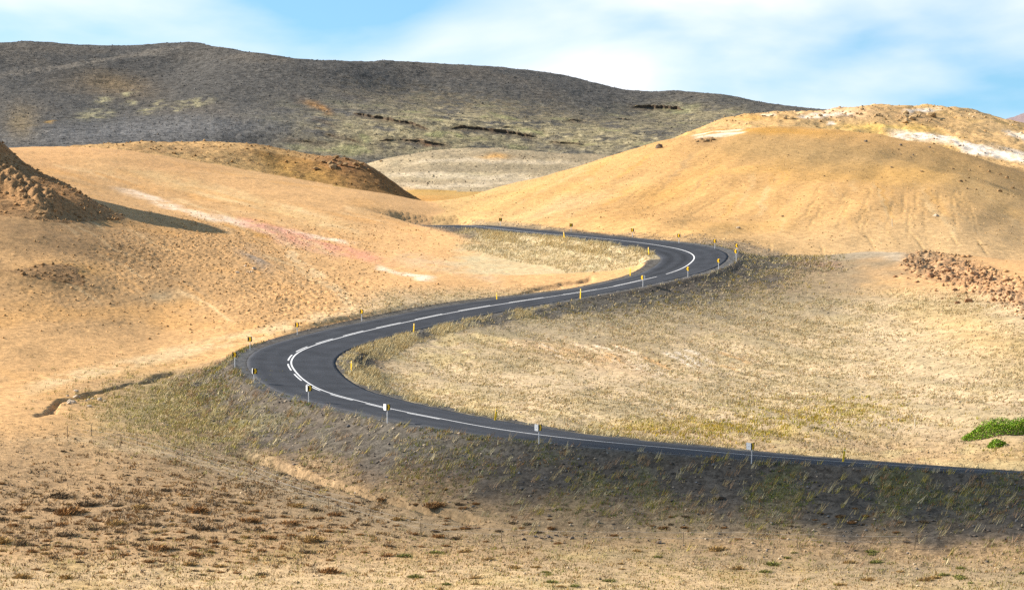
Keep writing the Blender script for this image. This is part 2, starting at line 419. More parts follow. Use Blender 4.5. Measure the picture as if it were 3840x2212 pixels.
# ------------------------------------------------------------------ gullies, scarps and outcrops
def stroke(pts, w, vs=1.0, wn=0.0):
    d, t = polydist(U, V, pts, vs)
    return np.clip(1 - d / w, 0, 1), t
isg = (who == ids["ground"])
nfine = fbm(Xg / 1.6, Yg / 2.2, 201, 4)
nmid = fbm(Xg / 7, Yg / 9, 211, 4)
clear = sstep(HW + 1.2, HW + 3.0, np.abs(RT)) * (RS < 40) + (RS >= 40)
def gully(pts, w, depth, vs=1.8, mask=None):
    global Zg
    d, t = polydist(U + nmid * w * 1.3, V + nmid * w * 0.7 + nfine * w * .2, pts, vs)
    prof = sstep(1, 0.25, d / w) * np.minimum(1, np.minimum(t, 1 - t) * 8 + 0.05)
    Zg = Zg - depth * prof * (1 + 0.5 * nfine) * clear * (mask if mask is not None else isg)
    return prof
g1 = gully([(130, 1568), (170, 1540), (240, 1503), (330, 1478), (420, 1452), (520, 1432), (640, 1412), (740, 1400)], 18, 0.38)
g2 = gully([(860, 1700), (960, 1722), (1060, 1750), (1150, 1780), (1250, 1812), (1330, 1842), (1430, 1880), (1540, 1905), (1700, 1935), (1830, 1960)], 26, 0.9)
g3 = gully([(1930, 1108), (2000, 1092), (2080, 1075), (2180, 1052), (2230, 1040)], 14, 0.4)
# hoof-trodden and clodded ground on the left slope
clod = np.exp(-(((U - 1100) / 330) ** 2 + ((V - 1110) / 120) ** 2)) + 0.8 * np.exp(-(((U - 640) / 260) ** 2 + ((V - 950) / 110) ** 2)) + 0.45 * np.exp(-(((U - 300) / 320) ** 2 + ((V - 1080) / 150) ** 2)) + 0.6 * np.exp(-(((U - 1000) / 500) ** 2 + ((V - 900) / 60) ** 2))
Zg = Zg + clod * isg * clear * 0.10 * np.clip(fbm(Xg / 0.42, Yg / 0.85, 221, 3) * 2.4, -1, .8)
# rusty lumpy outcrop on the right
d, t = polydist(U + nmid * 40, V + nmid * 20, [(3480, 990), (3640, 1040), (3760, 1090), (3860, 1130), (4000, 1170)], 1.6)
lump = sstep(120, 30, d) * isg
Zg = Zg + lump * (0.75 * fbm(Xg / 3.2, Yg / 3.6, 231, 4) + 0.6 * np.clip(np.abs(fbm(Xg / 1.1, Yg / 1.3, 233, 3)) * 2 - .5, 0, 1))
# outcrop on the left hill
d, t = polydist(U + nmid * 18, V + nmid * 10, [(-400, 560), (-100, 640), (40, 690), (120, 745), (175, 765)], 1.4)
crag = sstep(75, 20, d) * (who == ids["left_hill"])
Zg = Zg + crag * (0.8 + 1.5 * np.abs(fbm(Xg / 1.8, Yg / 3.0, 241, 4)))
# ledges on the dark mountain: the ground above each line hangs a step over the ground below
isf = (who == ids["dark_mountain"]); ledge = np.zeros_like(Zg)
for pts, h in [([(1330, 425), (1400, 440), (1440, 446), (1530, 460), (1610, 485)], 3.0), ([(1690, 478), (1760, 480), (1830, 488), (1890, 495), (1960, 506), (2010, 512)], 3.6),
               ([(1420, 525), (1500, 522), (1600, 535), (1680, 543)], 2.6), ([(2370, 400), (2440, 402), (2500, 405), (2560, 411)], 4.2), ([(1740, 560), (1850, 566)], 2.2),
               ([(1220, 500), (1290, 515), (1360, 530)], 2.4), ([(1070, 520), (1150, 528), (1230, 538)], 1.6), ([(2130, 448), (2180, 452)], 2.0), ([(2060, 530), (2190, 540)], 1.6), ([(1180, 440), (1260, 470)], 1.4)]:
    xs = np.array([p[0] for p in pts], float); ys = np.array([p[1] for p in pts], float)
    yl = np.interp(U, xs, ys) + nmid * 7 + 1.5 * nfine
    end = sstep(xs[0] - 30, xs[0] + 20, U) * (1 - sstep(xs[-1] - 20, xs[-1] + 30, U))
    dv = yl - V                     # >0 : above the line in the picture = farther uphill
    st = sstep(-2.0, 2.0, dv) * (1 - sstep(2, 55, dv))
    h *= 0.12
    Zg = Zg + isf * end * h * st
    Zg = Zg - isf * end * h * 0.4 * sstep(-20, -4, dv) * (1 - sstep(-4, 0.5, dv))
    ledge = np.maximum(ledge, isf * end * sstep(14, 2, np.abs(dv + 5)))
# rills on the ochre hill
isy = (who == ids["ochre_hill"])
rill = np.zeros_like(Zg)
for k in range(34):
    u0 = rng.uniform(3050, 3640); v0 = rng.uniform(690, 760); L = rng.uniform(60, 190)
    lean = (3330 - u0) * -0.0016 - 0.25
    pts = [(u0 + lean * L * f + rng.normal(0, 4), v0 + L * f) for f in (0, 0.25, 0.5, 0.75, 1)]
    d, t = polydist(U + 14 * nmid, V, pts, 0.6)
    rill = np.maximum(rill, np.clip(1 - d / 3.6, 0, 1) * np.minimum(1, (1 - t) * 3) * np.minimum(1, t * 4))
for k in range(26):
    u0 = rng.uniform(2380, 2800); v0 = rng.uniform(610, 760); L = rng.uniform(50, 150)
    pts = [(u0 - 1.35 * L * f + rng.normal(0, 4), v0 + 0.8 * L * f) for f in (0, 0.3, 0.6, 1)]
    d, t = polydist(U + 14 * nmid, V, pts, 0.9)
    rill = np.maximum(rill, np.clip(1 - d / 3.2, 0, 1) * 0.6 * np.minimum(1, (1 - t) * 3) * np.minimum(1, t * 4))
for pts in [[(3240, 870), (3262, 900), (3280, 935)], [(3070, 905), (3085, 935), (3090, 965)], [(3400, 860), (3440, 900), (3470, 945)], [(2885, 900), (2890, 940)], [(3560, 870), (3590, 920)], [(3650, 880), (3700, 950)]]:
    d, t = polydist(U, V, pts, 0.7)
    rill = np.maximum(rill, np.clip(1 - d / 5, 0, 1) * np.minimum(1, t * 3))
Zg = Zg - isy * rill * 0.10 * (1 + nfine)
# diagonal swales in the hollow
diag = fbm((Xg * .8 + Yg * .45) / 3.6, (Yg * .8 - Xg * .45) / 15, 251, 3)
hollow = sstep(1350, 1600, U) * sstep(1080, 1180, V) * (1 - sstep(1660, 1720, V)) * isg * clear
Zg = Zg + .30 * diag * hollow
# small relief everywhere
amp = np.choose(who, [0.05, 0.14, 0.05, 0.2, 0.16, 0.10, 0.22, 0.5])
amp = np.where((EMB > 0.4) & (cwt > .9), 0.07, amp)
Zg = Zg + amp * nfine * clear + np.choose(who, [0.12, 0.25, 0.10, 0.35, 0.3, 0.35, 0.4, 2.0]) * nmid * clear
under = (1 - sstep(HW - 0.15, HW + 0.05, np.abs(RT))) * (RS < HW + 0.3) * (RI < i_end)
Zb = zr_ - 0.03 - 0.09 * under + 0.02 * nfine * (1 - under)
Zg = np.where((RS < HW + 1.0) & (RI < i_end), Zg * (1 - cwt) + Zb * cwt, Zg)
U, V = project(Xg, Yg, Zg)

# ------------------------------------------------------------------ ground colours (albedo)
def C(*c): return np.array(c, float)
WU = U + 26 * fbm(Xg / 9, Yg / 12, 301, 3); WV = V + 13 * fbm(Xg / 9, Yg / 12, 311, 3)
pat = fbm(Xg / 16, Yg / 22, 321, 4); pat2 = fbm(Xg / 4, Yg / 6, 331, 4); pat3 = fbm(Xg / 60, Yg / 80, 341, 3)
col = np.zeros((NR, NC, 3))
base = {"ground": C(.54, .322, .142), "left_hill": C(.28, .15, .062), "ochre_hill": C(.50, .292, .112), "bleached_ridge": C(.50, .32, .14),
        "brown_mound": C(.27, .15, .048), "pale_mound": C(.36, .285, .175), "dark_mountain": C(.078, .074, .067), "distant_mountain": C(.22, .17, .17)}
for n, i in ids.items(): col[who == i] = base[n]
def mix(m, c, where=None):
    global col
    m = np.clip(m, 0, 1)
    if where is not None: m = m * where
    col = col * (1 - m[..., None]) + np.asarray(c) * m[..., None]
def blob(cx, cy, rx, ry, ang=0, soft=1.0):
    a = R(ang); dx = WU - cx; dy = WV - cy
    x = dx * math.cos(a) + dy * math.sin(a); y = -dx * math.sin(a) + dy * math.cos(a)
    return np.exp(-((x / rx) ** 2 + (y / ry) ** 2) * soft)
def band(pts, w, vs=1.0):
    d, t = polydist(WU, WV, pts, vs)
    return sstep(1, 0.2, d / w) * np.minimum(1, np.minimum(t, 1 - t) * 7 + 0.0)
isl = who == ids["left_hill"]; isb = who == ids["brown_mound"]; ise = who == ids["pale_mound"]; isr = who == ids["bleached_ridge"]
# --- ground: where is what
bowl = isg & (U > 1250) & (V > 1080)
GR = C(.43, .325, .195)
inside = sstep(1250, 1500, U) * sstep(1060, 1140, V) * (1 - sstep(1690, 1740, V)) * isg
mix(inside, GR)
mix(sstep(.0, .5, pat) * inside * .5, C(.37, .29, .16)); mix(sstep(-.1, .5, pat3) * inside * .25, C(.50, .38, .24))
mix(sstep(.05, .5, pat2) * inside * .5, C(.30, .235, .12))
mix(hollow * sstep(.0, .4, diag) * .5, C(.29, .235, .135)); mix(hollow * sstep(-.05, -.4, diag) * .35, C(.56, .44, .28))
mix(blob(2640, 1620, 330, 45) * .8 * sstep(-.15, .3, pat2), C(.48, .34, .06), isg)
mix(blob(3100, 1560, 330, 55) * .5 * sstep(-.1, .3, pat2), C(.46, .34, .10), isg)
mix(blob(3300, 1180, 420, 90, 18) * .55 * sstep(-.3, .3, pat), C(.36, .30, .13), isg)
mix(blob(3650, 1250, 300, 80, 18) * .5, C(.42, .27, .10), isg)
mix(blob(2350, 1360, 120, 22, 20) * sstep(-.2, .3, pat2), C(.70, .58, .44), isg)
mix(blob(2150, 1330, 260, 40, 12) * .6, C(.46, .29, .15), isg)
mix(blob(2500, 1270, 560, 60, -4) * .65 * sstep(-.4, .3, pat), C(.28, .205, .115), isg)
for k in range(34):
    u0 = rng.uniform(1850, 2750); v0 = 1300 + .03 * (u0 - 2200) + rng.uniform(-25, 60); L_ = rng.uniform(40, 150)
    mix(band([(u0, v0), (u0 + L_ * .5, v0 + L_ * .17), (u0 + L_, v0 + L_ * .42)], rng.uniform(4, 9)) * rng.uniform(.5, .9), [C(.74, .62, .48), C(.60, .45, .29), C(.54, .33, .15), C(.22, .15, .085)][k % 4], isg)
mix(band([(2950, 985), (3080, 992), (3160, 1000)], 16) * .8, C(.55, .22, .14), isg)
mix(band([(3080, 975), (3200, 960), (3300, 952), (3420, 962)], 26), C(.66, .52, .36), isg)
mix(lump * .75, C(.42, .25, .135)); mix(lump * sstep(-.1, .3, pat2) * .6, C(.27, .155, .08))
low_r = isg * sstep(1640, 1700, V) * sstep(2500, 3600, U) * (1 - EMB)
mix(low_r * .4, C(.50, .36, .20))
mix(blob(3840, 1720, 260, 45) * .7, C(.40, .30, .09), isg)
# left slope: pale paths, red and white streaks, brown upper part darkened in place of weaker sun
ls = isg * (1 - sstep(1300, 1500, U)) * (1 - sstep(1480, 1560, V))
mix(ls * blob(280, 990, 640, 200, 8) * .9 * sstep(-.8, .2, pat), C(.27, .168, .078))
mix(ls * sstep(.05, .45, pat2) * .4, C(.36, .22, .10)); mix(ls * sstep(.1, .5, pat) * .5, C(.53, .29, .10))
mix(ls * blob(250, 1010, 130, 26) * .8, C(.52, .28, .08))
mix(ls * blob(600, 1110, 90, 26) * .6, C(.26, .22, .14))
mix(ls * blob(960, 970, 60, 26, 35) * .8, C(.25, .21, .17))
for pts, w, c, m in [([(400, 700), (560, 745), (700, 790), (830, 830), (950, 850), (1080, 880)], 17, (.74, .58, .42), .85), ([(780, 800), (950, 842), (1130, 880), (1350, 925)], 12, (.78, .62, .46), .8),
                     ([(850, 815), (980, 850), (1100, 885), (1230, 925), (1330, 955), (1500, 990)], 30, (.56, .26, .165), .85), ([(1000, 880), (1150, 920), (1300, 970)], 26, (.58, .33, .21), .6),
                     ([(1400, 1000), (1500, 1022), (1640, 1050)], 14, (.74, .60, .46), .8), ([(200, 600), (500, 640), (800, 720), (1100, 800), (1400, 880)], 40, (.60, .41, .19), .55),
                     ([(1060, 900), (1120, 980), (1200, 1040), (1290, 1110), (1330, 1160)], 24, (.62, .45, .25), .7), ([(0, 1490), (300, 1400), (600, 1340), (900, 1270), (1200, 1190), (1500, 1130)], 34, (.62, .45, .25), .75),
                     ([(800, 830), (900, 860), (1050, 900)], 14, (.50, .26, .07), .7), ([(300, 585), (700, 600), (1000, 660)], 22, (.53, .33, .14), .5), ([(1450, 960), (1700, 1000), (1900, 1060)], 40, (.56, .40, .24), .6)]:
    mix(band(pts, w) * m * sstep(-.75, .1, pat2 + .6 * nfine), C(*c), isg)
mix(sstep(420, 1150, V) * 0 + isg * (V < 640) * (U < 1100) * .5, C(.53, .30, .13))
# valley floor behind
mix(isg * (Dg > 440) * (U > 1250), C(.43, .27, .09))
mix(isg * (Dg > 440) * blob(1550, 750, 160, 14), C(.52, .27, .08))
# lower left: heath slope, and the foot of the picture
heath = isg * sstep(1580, 1700, V - (U > 0) * 0.0) * (1 - EMB)
mix(heath * .7, C(.335, .225, .12))  # heath brown, made darker to stand in for grazing sun
hz = blob(500, 1960, 900, 200) + .5 * blob(300, 1760, 400, 60) + .7 * blob(900, 1880, 420, 40)
mix(heath * np.clip(hz, 0, 1) * sstep(-.1, .45, pat2) * .55, C(.24, .165, .095))
mix(heath * np.clip(blob(500, 1930, 900, 160), 0, 1) * .35, C(.24, .175, .11))
mix(heath * band([(0, 1650), (300, 1650), (560, 1690), (800, 1745), (1000, 1810), (1250, 1905), (1500, 1965)], 18) * .7, C(.55, .40, .23))
mix(heath * sstep(2060, 2150, V + 20 * pat) * .8, C(.50, .36, .20))
mix(heath * sstep(.15, .45, pat2) * sstep(2000, 2080, V) * .5, C(.36, .25, .10))
mix(heath * sstep(.1, .5, pat) * sstep(2000, 2080, V) * .4, C(.38, .34, .13))
mix(isg * blob(1500, 1870, 620, 130, 12) * .5 * (1 - EMB), C(.34, .25, .15))
mix(isg * blob(2700, 1960, 900, 60, 0) * .6, C(.28, .215, .12))
mix(isg * g1 * .7 * sstep(-.3, .3, pat2), C(.25, .15, .08)); mix(isg * g2 * .8, C(.50, .335, .17)); mix(isg * g3 * .7, C(.40, .24, .12))
mix(isg * blob(560, 1520, 200, 90, -20) * .6, C(.46, .37, .16))
# embankment gravel
gext = np.where(RT > 0, GP[RI], GN[RI])
grav = cwt * (RS < 40) * (RI < i_end) * sstep(1.35, 0.35, (aw - 0.4) / gext + 0.40 * pat2 + 0.25 * pat) * (RS < 34)
farleg = ((RI > i_right) & (RT > 0) & (RS < 30)) * sstep(1690, 1850, U + 60 * pat2 + 0.5 * (V - 880))
mix(grav * .95 * cwt, C(.069, .065, .057), isg | isy)
mix(grav * sstep(.0, .4, pat2) * .35 * cwt, C(.11, .105, .09), isg)
mix((RS < 30) * farleg * (.75 + .25 * sstep(-.1, .3, pat2)) * isg, C(.50, .40, .23))
inn = isg * (RT < -HW) * (RS < 16) * (RI < i_up + 30)
mix(inn * sstep(-.1, .25, pat2) * .6, C(.46, .36, .18))
mix(grav * blob(2950, 1800, 900, 130) * sstep(.0, .4, pat2) * .5, C(.15, .145, .035))
mix(isg * (RT > 0) * (RS < 30) * blob(700, 1570, 300, 110, 10) * sstep(-.1, .35, pat2) * .6, C(.36, .32, .13))
fade = isg * (RS < 40) * np.where(RT > 0, RI < i_left + 20, (RI > i_up) & (RI < i_right + 40)) * sstep(2.6, .8, aw / gext + .5 * pat2) * (1 - grav)
mix(fade * .75, C(.19, .15, .095))
wide = isg * (RS < 40) * (RT < 0) * (RI > i_up - 10) * (RI < i_right + 40) * sstep(32, 4, aw + 7 * pat2 + 5 * pat) * (1 - grav)
mix(wide * .75, C(.22, .18, .118))
shoulder = ROADM * sstep(HW - .3, HW + .3, np.abs(RT))
inner = ((RT < 0) & (RI < i_up + 20)) | ((RT > 0) & (RI > i_left + 20)) | ((RT < 0) & (RI > i_right + 60))
mix(shoulder * cwt * np.where(inner, .35, .9), C(.085, .087, .089))
mix(under * cwt, C(.07, .07, .07))
for k in range(60):
    u0 = rng.uniform(150, 1250); v0 = 860 + .12 * u0 + rng.uniform(-160, 160); L_ = rng.uniform(60, 260)
    mix(band([(u0, v0), (u0 + L_ * .5, v0 + L_ * .22), (u0 + L_, v0 + L_ * .55)], rng.uniform(5, 12)) * rng.uniform(.3, .7), [C(.60, .42, .22), C(.36, .22, .10), C(.55, .31, .12), C(.30, .205, .11)][k % 4], isg * (V < 1400))
for k in range(40):
    u0 = rng.uniform(100, 1350); v0 = 590 + .16 * u0 + rng.uniform(-30, 60); L_ = rng.uniform(100, 320)
    mix(band([(u0, v0), (u0 + L_ * .5, v0 + L_ * .12), (u0 + L_, v0 + L_ * .28)], rng.uniform(6, 14)) * rng.uniform(.25, .6), [C(.62, .43, .22), C(.44, .27, .12), C(.55, .30, .11)][k % 3], isg * (Dg < 450))
# --- ochre hill
for k in range(70):
    u0 = rng.uniform(2150, 3750); sl = (u0 - 3050) / 700.0; v0 = rng.uniform(540, 820); L_ = rng.uniform(50, 190)
    mix(band([(u0, v0), (u0 + sl * L_ * .7, v0 + L_ * .5), (u0 + sl * L_ * 1.5, v0 + L_)], rng.uniform(6, 18)) * rng.uniform(.2, .5), [C(.56, .40, .20), C(.40, .235, .085), C(.55, .29, .07), C(.35, .23, .11)][k % 4], isy)
mix(isy * sstep(.05, .5, pat3 + .3 * pat) * .5, C(.53, .30, .085))
mix(isy * blob(2950, 560, 420, 60, 3) * .7, C(.36, .225, .085)); mix(isy * blob(3200, 600, 500, 60, 8) * .6, C(.33, .22, .10))
mix(isy * blob(3750, 620, 260, 70, 25) * .8, C(.31, .195, .085)); mix(isy * blob(3700, 720, 300, 80, 20) * .5, C(.38, .26, .12))  # right flank darkened: shade of its turn from the sun put into the colour
mix(isy * blob(3400, 650, 200, 40) * .5, C(.46, .26, .07)); mix(isy * blob(2900, 490, 300, 18, 2) * .8, C(.48, .25, .05))
mix(isy * blob(3500, 880, 520, 120) * .45, C(.42, .31, .17)); mix(isy * sstep(800, 960, V) * .45, C(.53, .37, .20))
mix(isy * (1 - sstep(1550, 2300, U)) * .4, C(.56, .40, .19)); mix(isy * blob(2500, 720, 220, 40, -30) * .5, C(.55, .30, .09)); mix(isy * blob(2150, 760, 260, 30, -18) * .4, C(.60, .42, .22))
mix(isy * band([(2600, 520), (2700, 505), (2800, 490)], 10), C(.76, .62, .46)); mix(isy * rill * .35, C(.40, .25, .10))
mix(isy * blob(2640, 530, 60, 18) * .8, C(.33, .20, .09))
mix(isy * band([(2880, 972), (3050, 985), (3250, 990)], 14) * .7, C(.62, .48, .33))
# --- bleached ridge
for pts, w in [([(3320, 495), (3500, 515), (3700, 560), (3900, 600)], 26), ([(3600, 545), (3750, 580), (3900, 610)], 22), ([(3380, 425), (3440, 412), (3540, 408)], 12), ([(2980, 440), (3100, 432), (3200, 425)], 14), ([(3760, 490), (3900, 540)], 14), ([(2850, 432), (2920, 430)], 8), ([(3100, 460), (3130, 464)], 8)]:
    mix(band(pts, w) * .95 * sstep(-.75, .0, pat2 + .6 * nfine), C(.80, .70, .57), isr)
mix(isr * sstep(.1, .45, pat) * .6, C(.56, .35, .10)); mix(isr * blob(3150, 425, 120, 20) * .5, C(.58, .40, .28)); mix(isr * blob(3450, 450, 120, 28, 15) * .7, C(.34, .21, .10))
mix(isr * blob(2800, 440, 150, 14) * .7, C(.40, .23, .07)); mix(isr * blob(3300, 480, 180, 14) * .6, C(.62, .42, .09)); mix(isr * blob(3700, 460, 140, 40, 25) * .6, C(.38, .26, .13))
# --- brown mound, pale mound
mix(isb * (1 - sstep(940, 1020, U + 1.2 * (600 - V))) * .9, C(.47, .295, .125)); mix(isb * (V < 588 + (U - 1100) * .18) * .55, C(.44, .28, .12)); mix(isb * blob(640, 560, 260, 16) * .7, C(.31, .19, .085))
mix(isb * blob(1080, 650, 160, 40, 10) * .6, C(.33, .20, .06)); mix(isb * blob(1400, 670, 170, 50, 20) * .7, C(.17, .09, .035)); mix(isb * blob(1290, 610, 110, 26, 8) * .8, C(.22, .10, .045)); mix(isb * sstep(.0, .4, pat2) * .4, C(.20, .11, .045))
mix(ise * sstep(-.2, .3, np.sin(V / 9 + 3 * pat)) * .55, C(.24, .19, .12)); mix(ise * sstep(.0, .4, pat2) * .4, C(.24, .20, .13)); mix(ise * blob(1850, 590, 60, 10) * .9, C(.50, .28, .09)); mix(ise * blob(1500, 710, 120, 22) * .6, C(.48, .31, .15)); mix(ise * blob(1950, 625, 220, 22) * .6, C(.23, .19, .12)); mix(ise * blob(1750, 660, 200, 10) * .5, C(.42, .36, .21))
for pts in [[(1420, 660), (1600, 655), (1800, 668), (2000, 655)], [(1450, 690), (1650, 700), (1850, 690), (2050, 660)], [(1500, 615), (1700, 600), (1950, 605), (2200, 612)]]: mix(ise * band(pts, 14) * .7, C(.50, .41, .28))
# --- left hill
mix(isl * crag * .4, C(.27, .175, .09)); mix(isl * sstep(.0, .4, pat2) * .45, C(.30, .19, .09)); mix(isl * blob(120, 960, 420, 150) * .75, C(.24, .15, .072))  # last mix: brown of the lower slope, weaker sun put into the colour
# --- dark mountain
mix(isf * sstep(.0, .5, pat3) * .45, C(.125, .105, .08)); mix(isf * blob(520, 490, 600, 45, -3) * .7, C(.155, .152, .148)); mix(isf * blob(430, 315, 140, 45, 10) * .75, C(.16, .115, .062)); mix(isf * blob(80, 460, 60, 60, -40) * .7, C(.20, .15, .08))
gr = np.clip(blob(1800, 470, 420, 70, 5) + .9 * blob(1500, 520, 330, 60, 8) + .8 * blob(2350, 520, 330, 60) + .7 * blob(2600, 430, 220, 40) + .6 * blob(1250, 560, 200, 40), 0, 1) * isf
mix(gr * sstep(-.6, .1, pat + .6 * pat2) * .95, C(.27, .225, .125)); mix(gr * sstep(.05, .4, pat2) * .6, C(.40, .335, .20)); mix(gr * sstep(-.1, -.4, pat2) * .5, C(.13, .11, .07)); mix(isf * gr * sstep(.25, .5, pat) * .5, C(.25, .26, .10))
for cx, cy, rx, ry in [(550, 415, 34, 11), (490, 385, 24, 9), (600, 390, 24, 9), (410, 425, 20, 7), (350, 430, 60, 18), (730, 385, 60, 14), (480, 355, 22, 7), (390, 375, 30, 14), (660, 408, 20, 6)]:
    mix(isf * blob(cx, cy, rx, ry, -8, 1.2) * sstep(-.3, .2, pat2) * .9, C(.36, .32, .18))
mix(isf * blob(1200, 405, 60, 12, 25) * .9, C(.26, .14, .05)); mix(isf * blob(1610, 536, 50, 6, 10), C(.32, .15, .06)); mix(isf * blob(180, 455, 14, 5), C(.45, .27, .07))
mix(isf * blob(2530, 412, 50, 9) * .8, C(.34, .36, .16)); mix(isf * ledge * .6, C(.10, .075, .05))
mix(isf * blob(300, 240, 420, 7, -9) * .6, C(.22, .19, .15)); mix(isf * blob(1800, 390, 500, 40, 8) * .5 * sstep(-.2, .3, pat2), C(.15, .115, .065))
mix((isl | isg) * blob(180, 900, 430, 110, 10) * .7 * sstep(-.7, .2, pat), C(.27, .165, .078))  # brown below the left hill, darkened further in place of weaker sun
# speckle strength for the material (stony = more)
grain = np.choose(who, [.62, 1.0, .6, .85, 1.1, 1.0, 1.25, .7])
grain = np.where(grav > .3, 1.0, grain)
gsize = np.choose(who, [0., 0., .3, .6, .4, .6, 1., 1.])

# ------------------------------------------------------------------ materials
def newmat(name):
    m = bpy.data.materials.new(name); m.use_nodes = True
    nt = m.node_tree; nt.nodes.clear()
    o = nt.nodes.new("ShaderNodeOutputMaterial"); b = nt.nodes.new("ShaderNodeBsdfPrincipled")
    nt.links.new(b.outputs[0], o.inputs[0])
    b.inputs["Specular IOR Level"].default_value = 0.15
    return m, nt, b
def plain(name, color, rough=0.8, noise=0.15, scale=8.0, spec=0.2, metal=0.0):
    m, nt, b = newmat(name)
    b.inputs["Roughness"].default_value = rough; b.inputs["Metallic"].default_value = metal
    b.inputs["Specular IOR Level"].default_value = spec
    n = nt.nodes.new("ShaderNodeTexNoise"); n.inputs["Scale"].default_value = scale; n.inputs["Detail"].default_value = 4
    g = nt.nodes.new("ShaderNodeNewGeometry"); nt.links.new(g.outputs["Position"], n.inputs["Vector"])
    mr = nt.nodes.new("ShaderNodeMapRange"); mr.inputs[1].default_value = .3; mr.inputs[2].default_value = .7
    mr.inputs[3].default_value = 1 - noise; mr.inputs[4].default_value = 1 + noise
    nt.links.new(n.outputs["Fac"], mr.inputs[0])
    mx = nt.nodes.new("ShaderNodeVectorMath"); mx.operation = 'SCALE'; mx.inputs[0].default_value = color
    nt.links.new(mr.outputs[0], mx.inputs["Scale"]); nt.links.new(mx.outputs[0], b.inputs["Base Color"])
    return m
def attr_mat(name, speck=(1.6, 5.5), rough=0.95, amount=1.0, bump=0.5):
    """colour from the mesh attribute 'col', broken up by stones and grit at two sizes"""
    m, nt, b = newmat(name); b.inputs["Roughness"].default_value = rough; b.inputs["Specular IOR Level"].default_value = 0.08
    L = nt.links.new
    a = nt.nodes.new("ShaderNodeAttribute"); a.attribute_name = "col"
    gr = nt.nodes.new("ShaderNodeAttribute"); gr.attribute_name = "grain"
    geo = nt.nodes.new("ShaderNodeNewGeometry")
    f = []
    for sc, det in zip(speck, (6, 4)):
        n = nt.nodes.new("ShaderNodeTexNoise"); n.inputs["Scale"].default_value = sc; n.inputs["Detail"].default_value = det; n.inputs["Roughness"].default_value = .65
        L(geo.outputs["Position"], n.inputs["Vector"]); f.append(n.outputs["Fac"])
    v = nt.nodes.new("ShaderNodeTexVoronoi"); v.inputs["Scale"].default_value = speck[1] * .55; v.inputs["Randomness"].default_value = 1
    L(geo.outputs["Position"], v.inputs["Vector"])
    def mth(op, x, y):
        n = nt.nodes.new("ShaderNodeMath"); n.operation = op
        for i, q in enumerate((x, y)):
            if isinstance(q, (int, float)): n.inputs[i].default_value = q
            else: L(q, n.inputs[i])
        return n.outputs[0]
    s = mth('ADD', mth('MULTIPLY', mth('SUBTRACT', f[0], .5), 1.5), mth('MULTIPLY', mth('SUBTRACT', f[1], .5), 1.7))
    sepc = nt.nodes.new("ShaderNodeSeparateColor"); L(v.outputs["Color"], sepc.inputs[0])
    s = mth('ADD', s, mth('MULTIPLY', mth('SUBTRACT', sepc.outputs[0], .5), .55))
    s = mth('MULTIPLY', mth('MULTIPLY', s, gr.outputs["Fac"]), amount)
    k = nt.nodes.new("ShaderNodeMath"); k.operation = 'ADD'; k.inputs[1].default_value = 1.0; L(s, k.inputs[0])
    kk = mth('MAXIMUM', k.outputs[0], .25)
    sc = nt.nodes.new("ShaderNodeVectorMath"); sc.operation = 'SCALE'; L(a.outputs["Color"], sc.inputs[0]); L(kk, sc.inputs["Scale"])
    L(sc.outputs[0], b.inputs["Base Color"])
    bp = nt.nodes.new("ShaderNodeBump"); bp.inputs["Strength"].default_value = bump; bp.inputs["Distance"].default_value = 0.35 / speck[0]
    hsum = mth('ADD', f[0], mth('MULTIPLY', f[1], .4)); L(mth('MULTIPLY', hsum, gr.outputs["Fac"]), bp.inputs["Height"]); L(bp.outputs[0], b.inputs["Normal"])
    return m
M_GROUND = attr_mat("ground_soil", (1.5, 5.0))
M_HILL = attr_mat("hill_soil", (0.9, 3.2))
M_TURF = plain("turf", (.27, .22, .115), .95, .35, .6, .03)
M_FAR = attr_mat("mountain_scree", (0.35, 1.3), bump=.6)

# ------------------------------------------------------------------ mesh builders
def mesh_np(name, verts, faces, mat, attrs=None, smooth=False, parent=None):
    me = bpy.data.meshes.new(name)
    verts = np.asarray(verts, np.float32); faces = np.asarray(faces, np.int32)
    k = faces.shape[1]
    me.vertices.add(len(verts)); me.vertices.foreach_set("co", verts.ravel())
    me.loops.add(faces.size); me.loops.foreach_set("vertex_index", faces.ravel())
    me.polygons.add(len(faces)); me.polygons.foreach_set("loop_start", np.arange(0, faces.size, k, dtype=np.int32))
    if smooth: me.polygons.foreach_set("use_smooth", np.ones(len(faces), bool))
    for an, av in (attrs or {}).items():
        av = np.asarray(av, np.float32)
        if av.ndim == 2:
            at = me.attributes.new(an, 'FLOAT_COLOR', 'POINT'); at.data.foreach_set("color", np.c_[av, np.ones(len(av))].astype(np.float32).ravel())
        else:
            at = me.attributes.new(an, 'FLOAT', 'POINT'); at.data.foreach_set("value", av)
    me.update(calc_edges=True)
    if mat: me.materials.append(mat)
    o = bpy.data.objects.new(name, me); COL.objects.link(o)
    if parent is not None: o.parent = parent
    return o
def tag(o, label=None, cat=None, group=None, kind=None):
    if label: o["label"] = label
    if cat: o["category"] = cat
    if group: o["group"] = group
    if kind: o["kind"] = kind
    return o

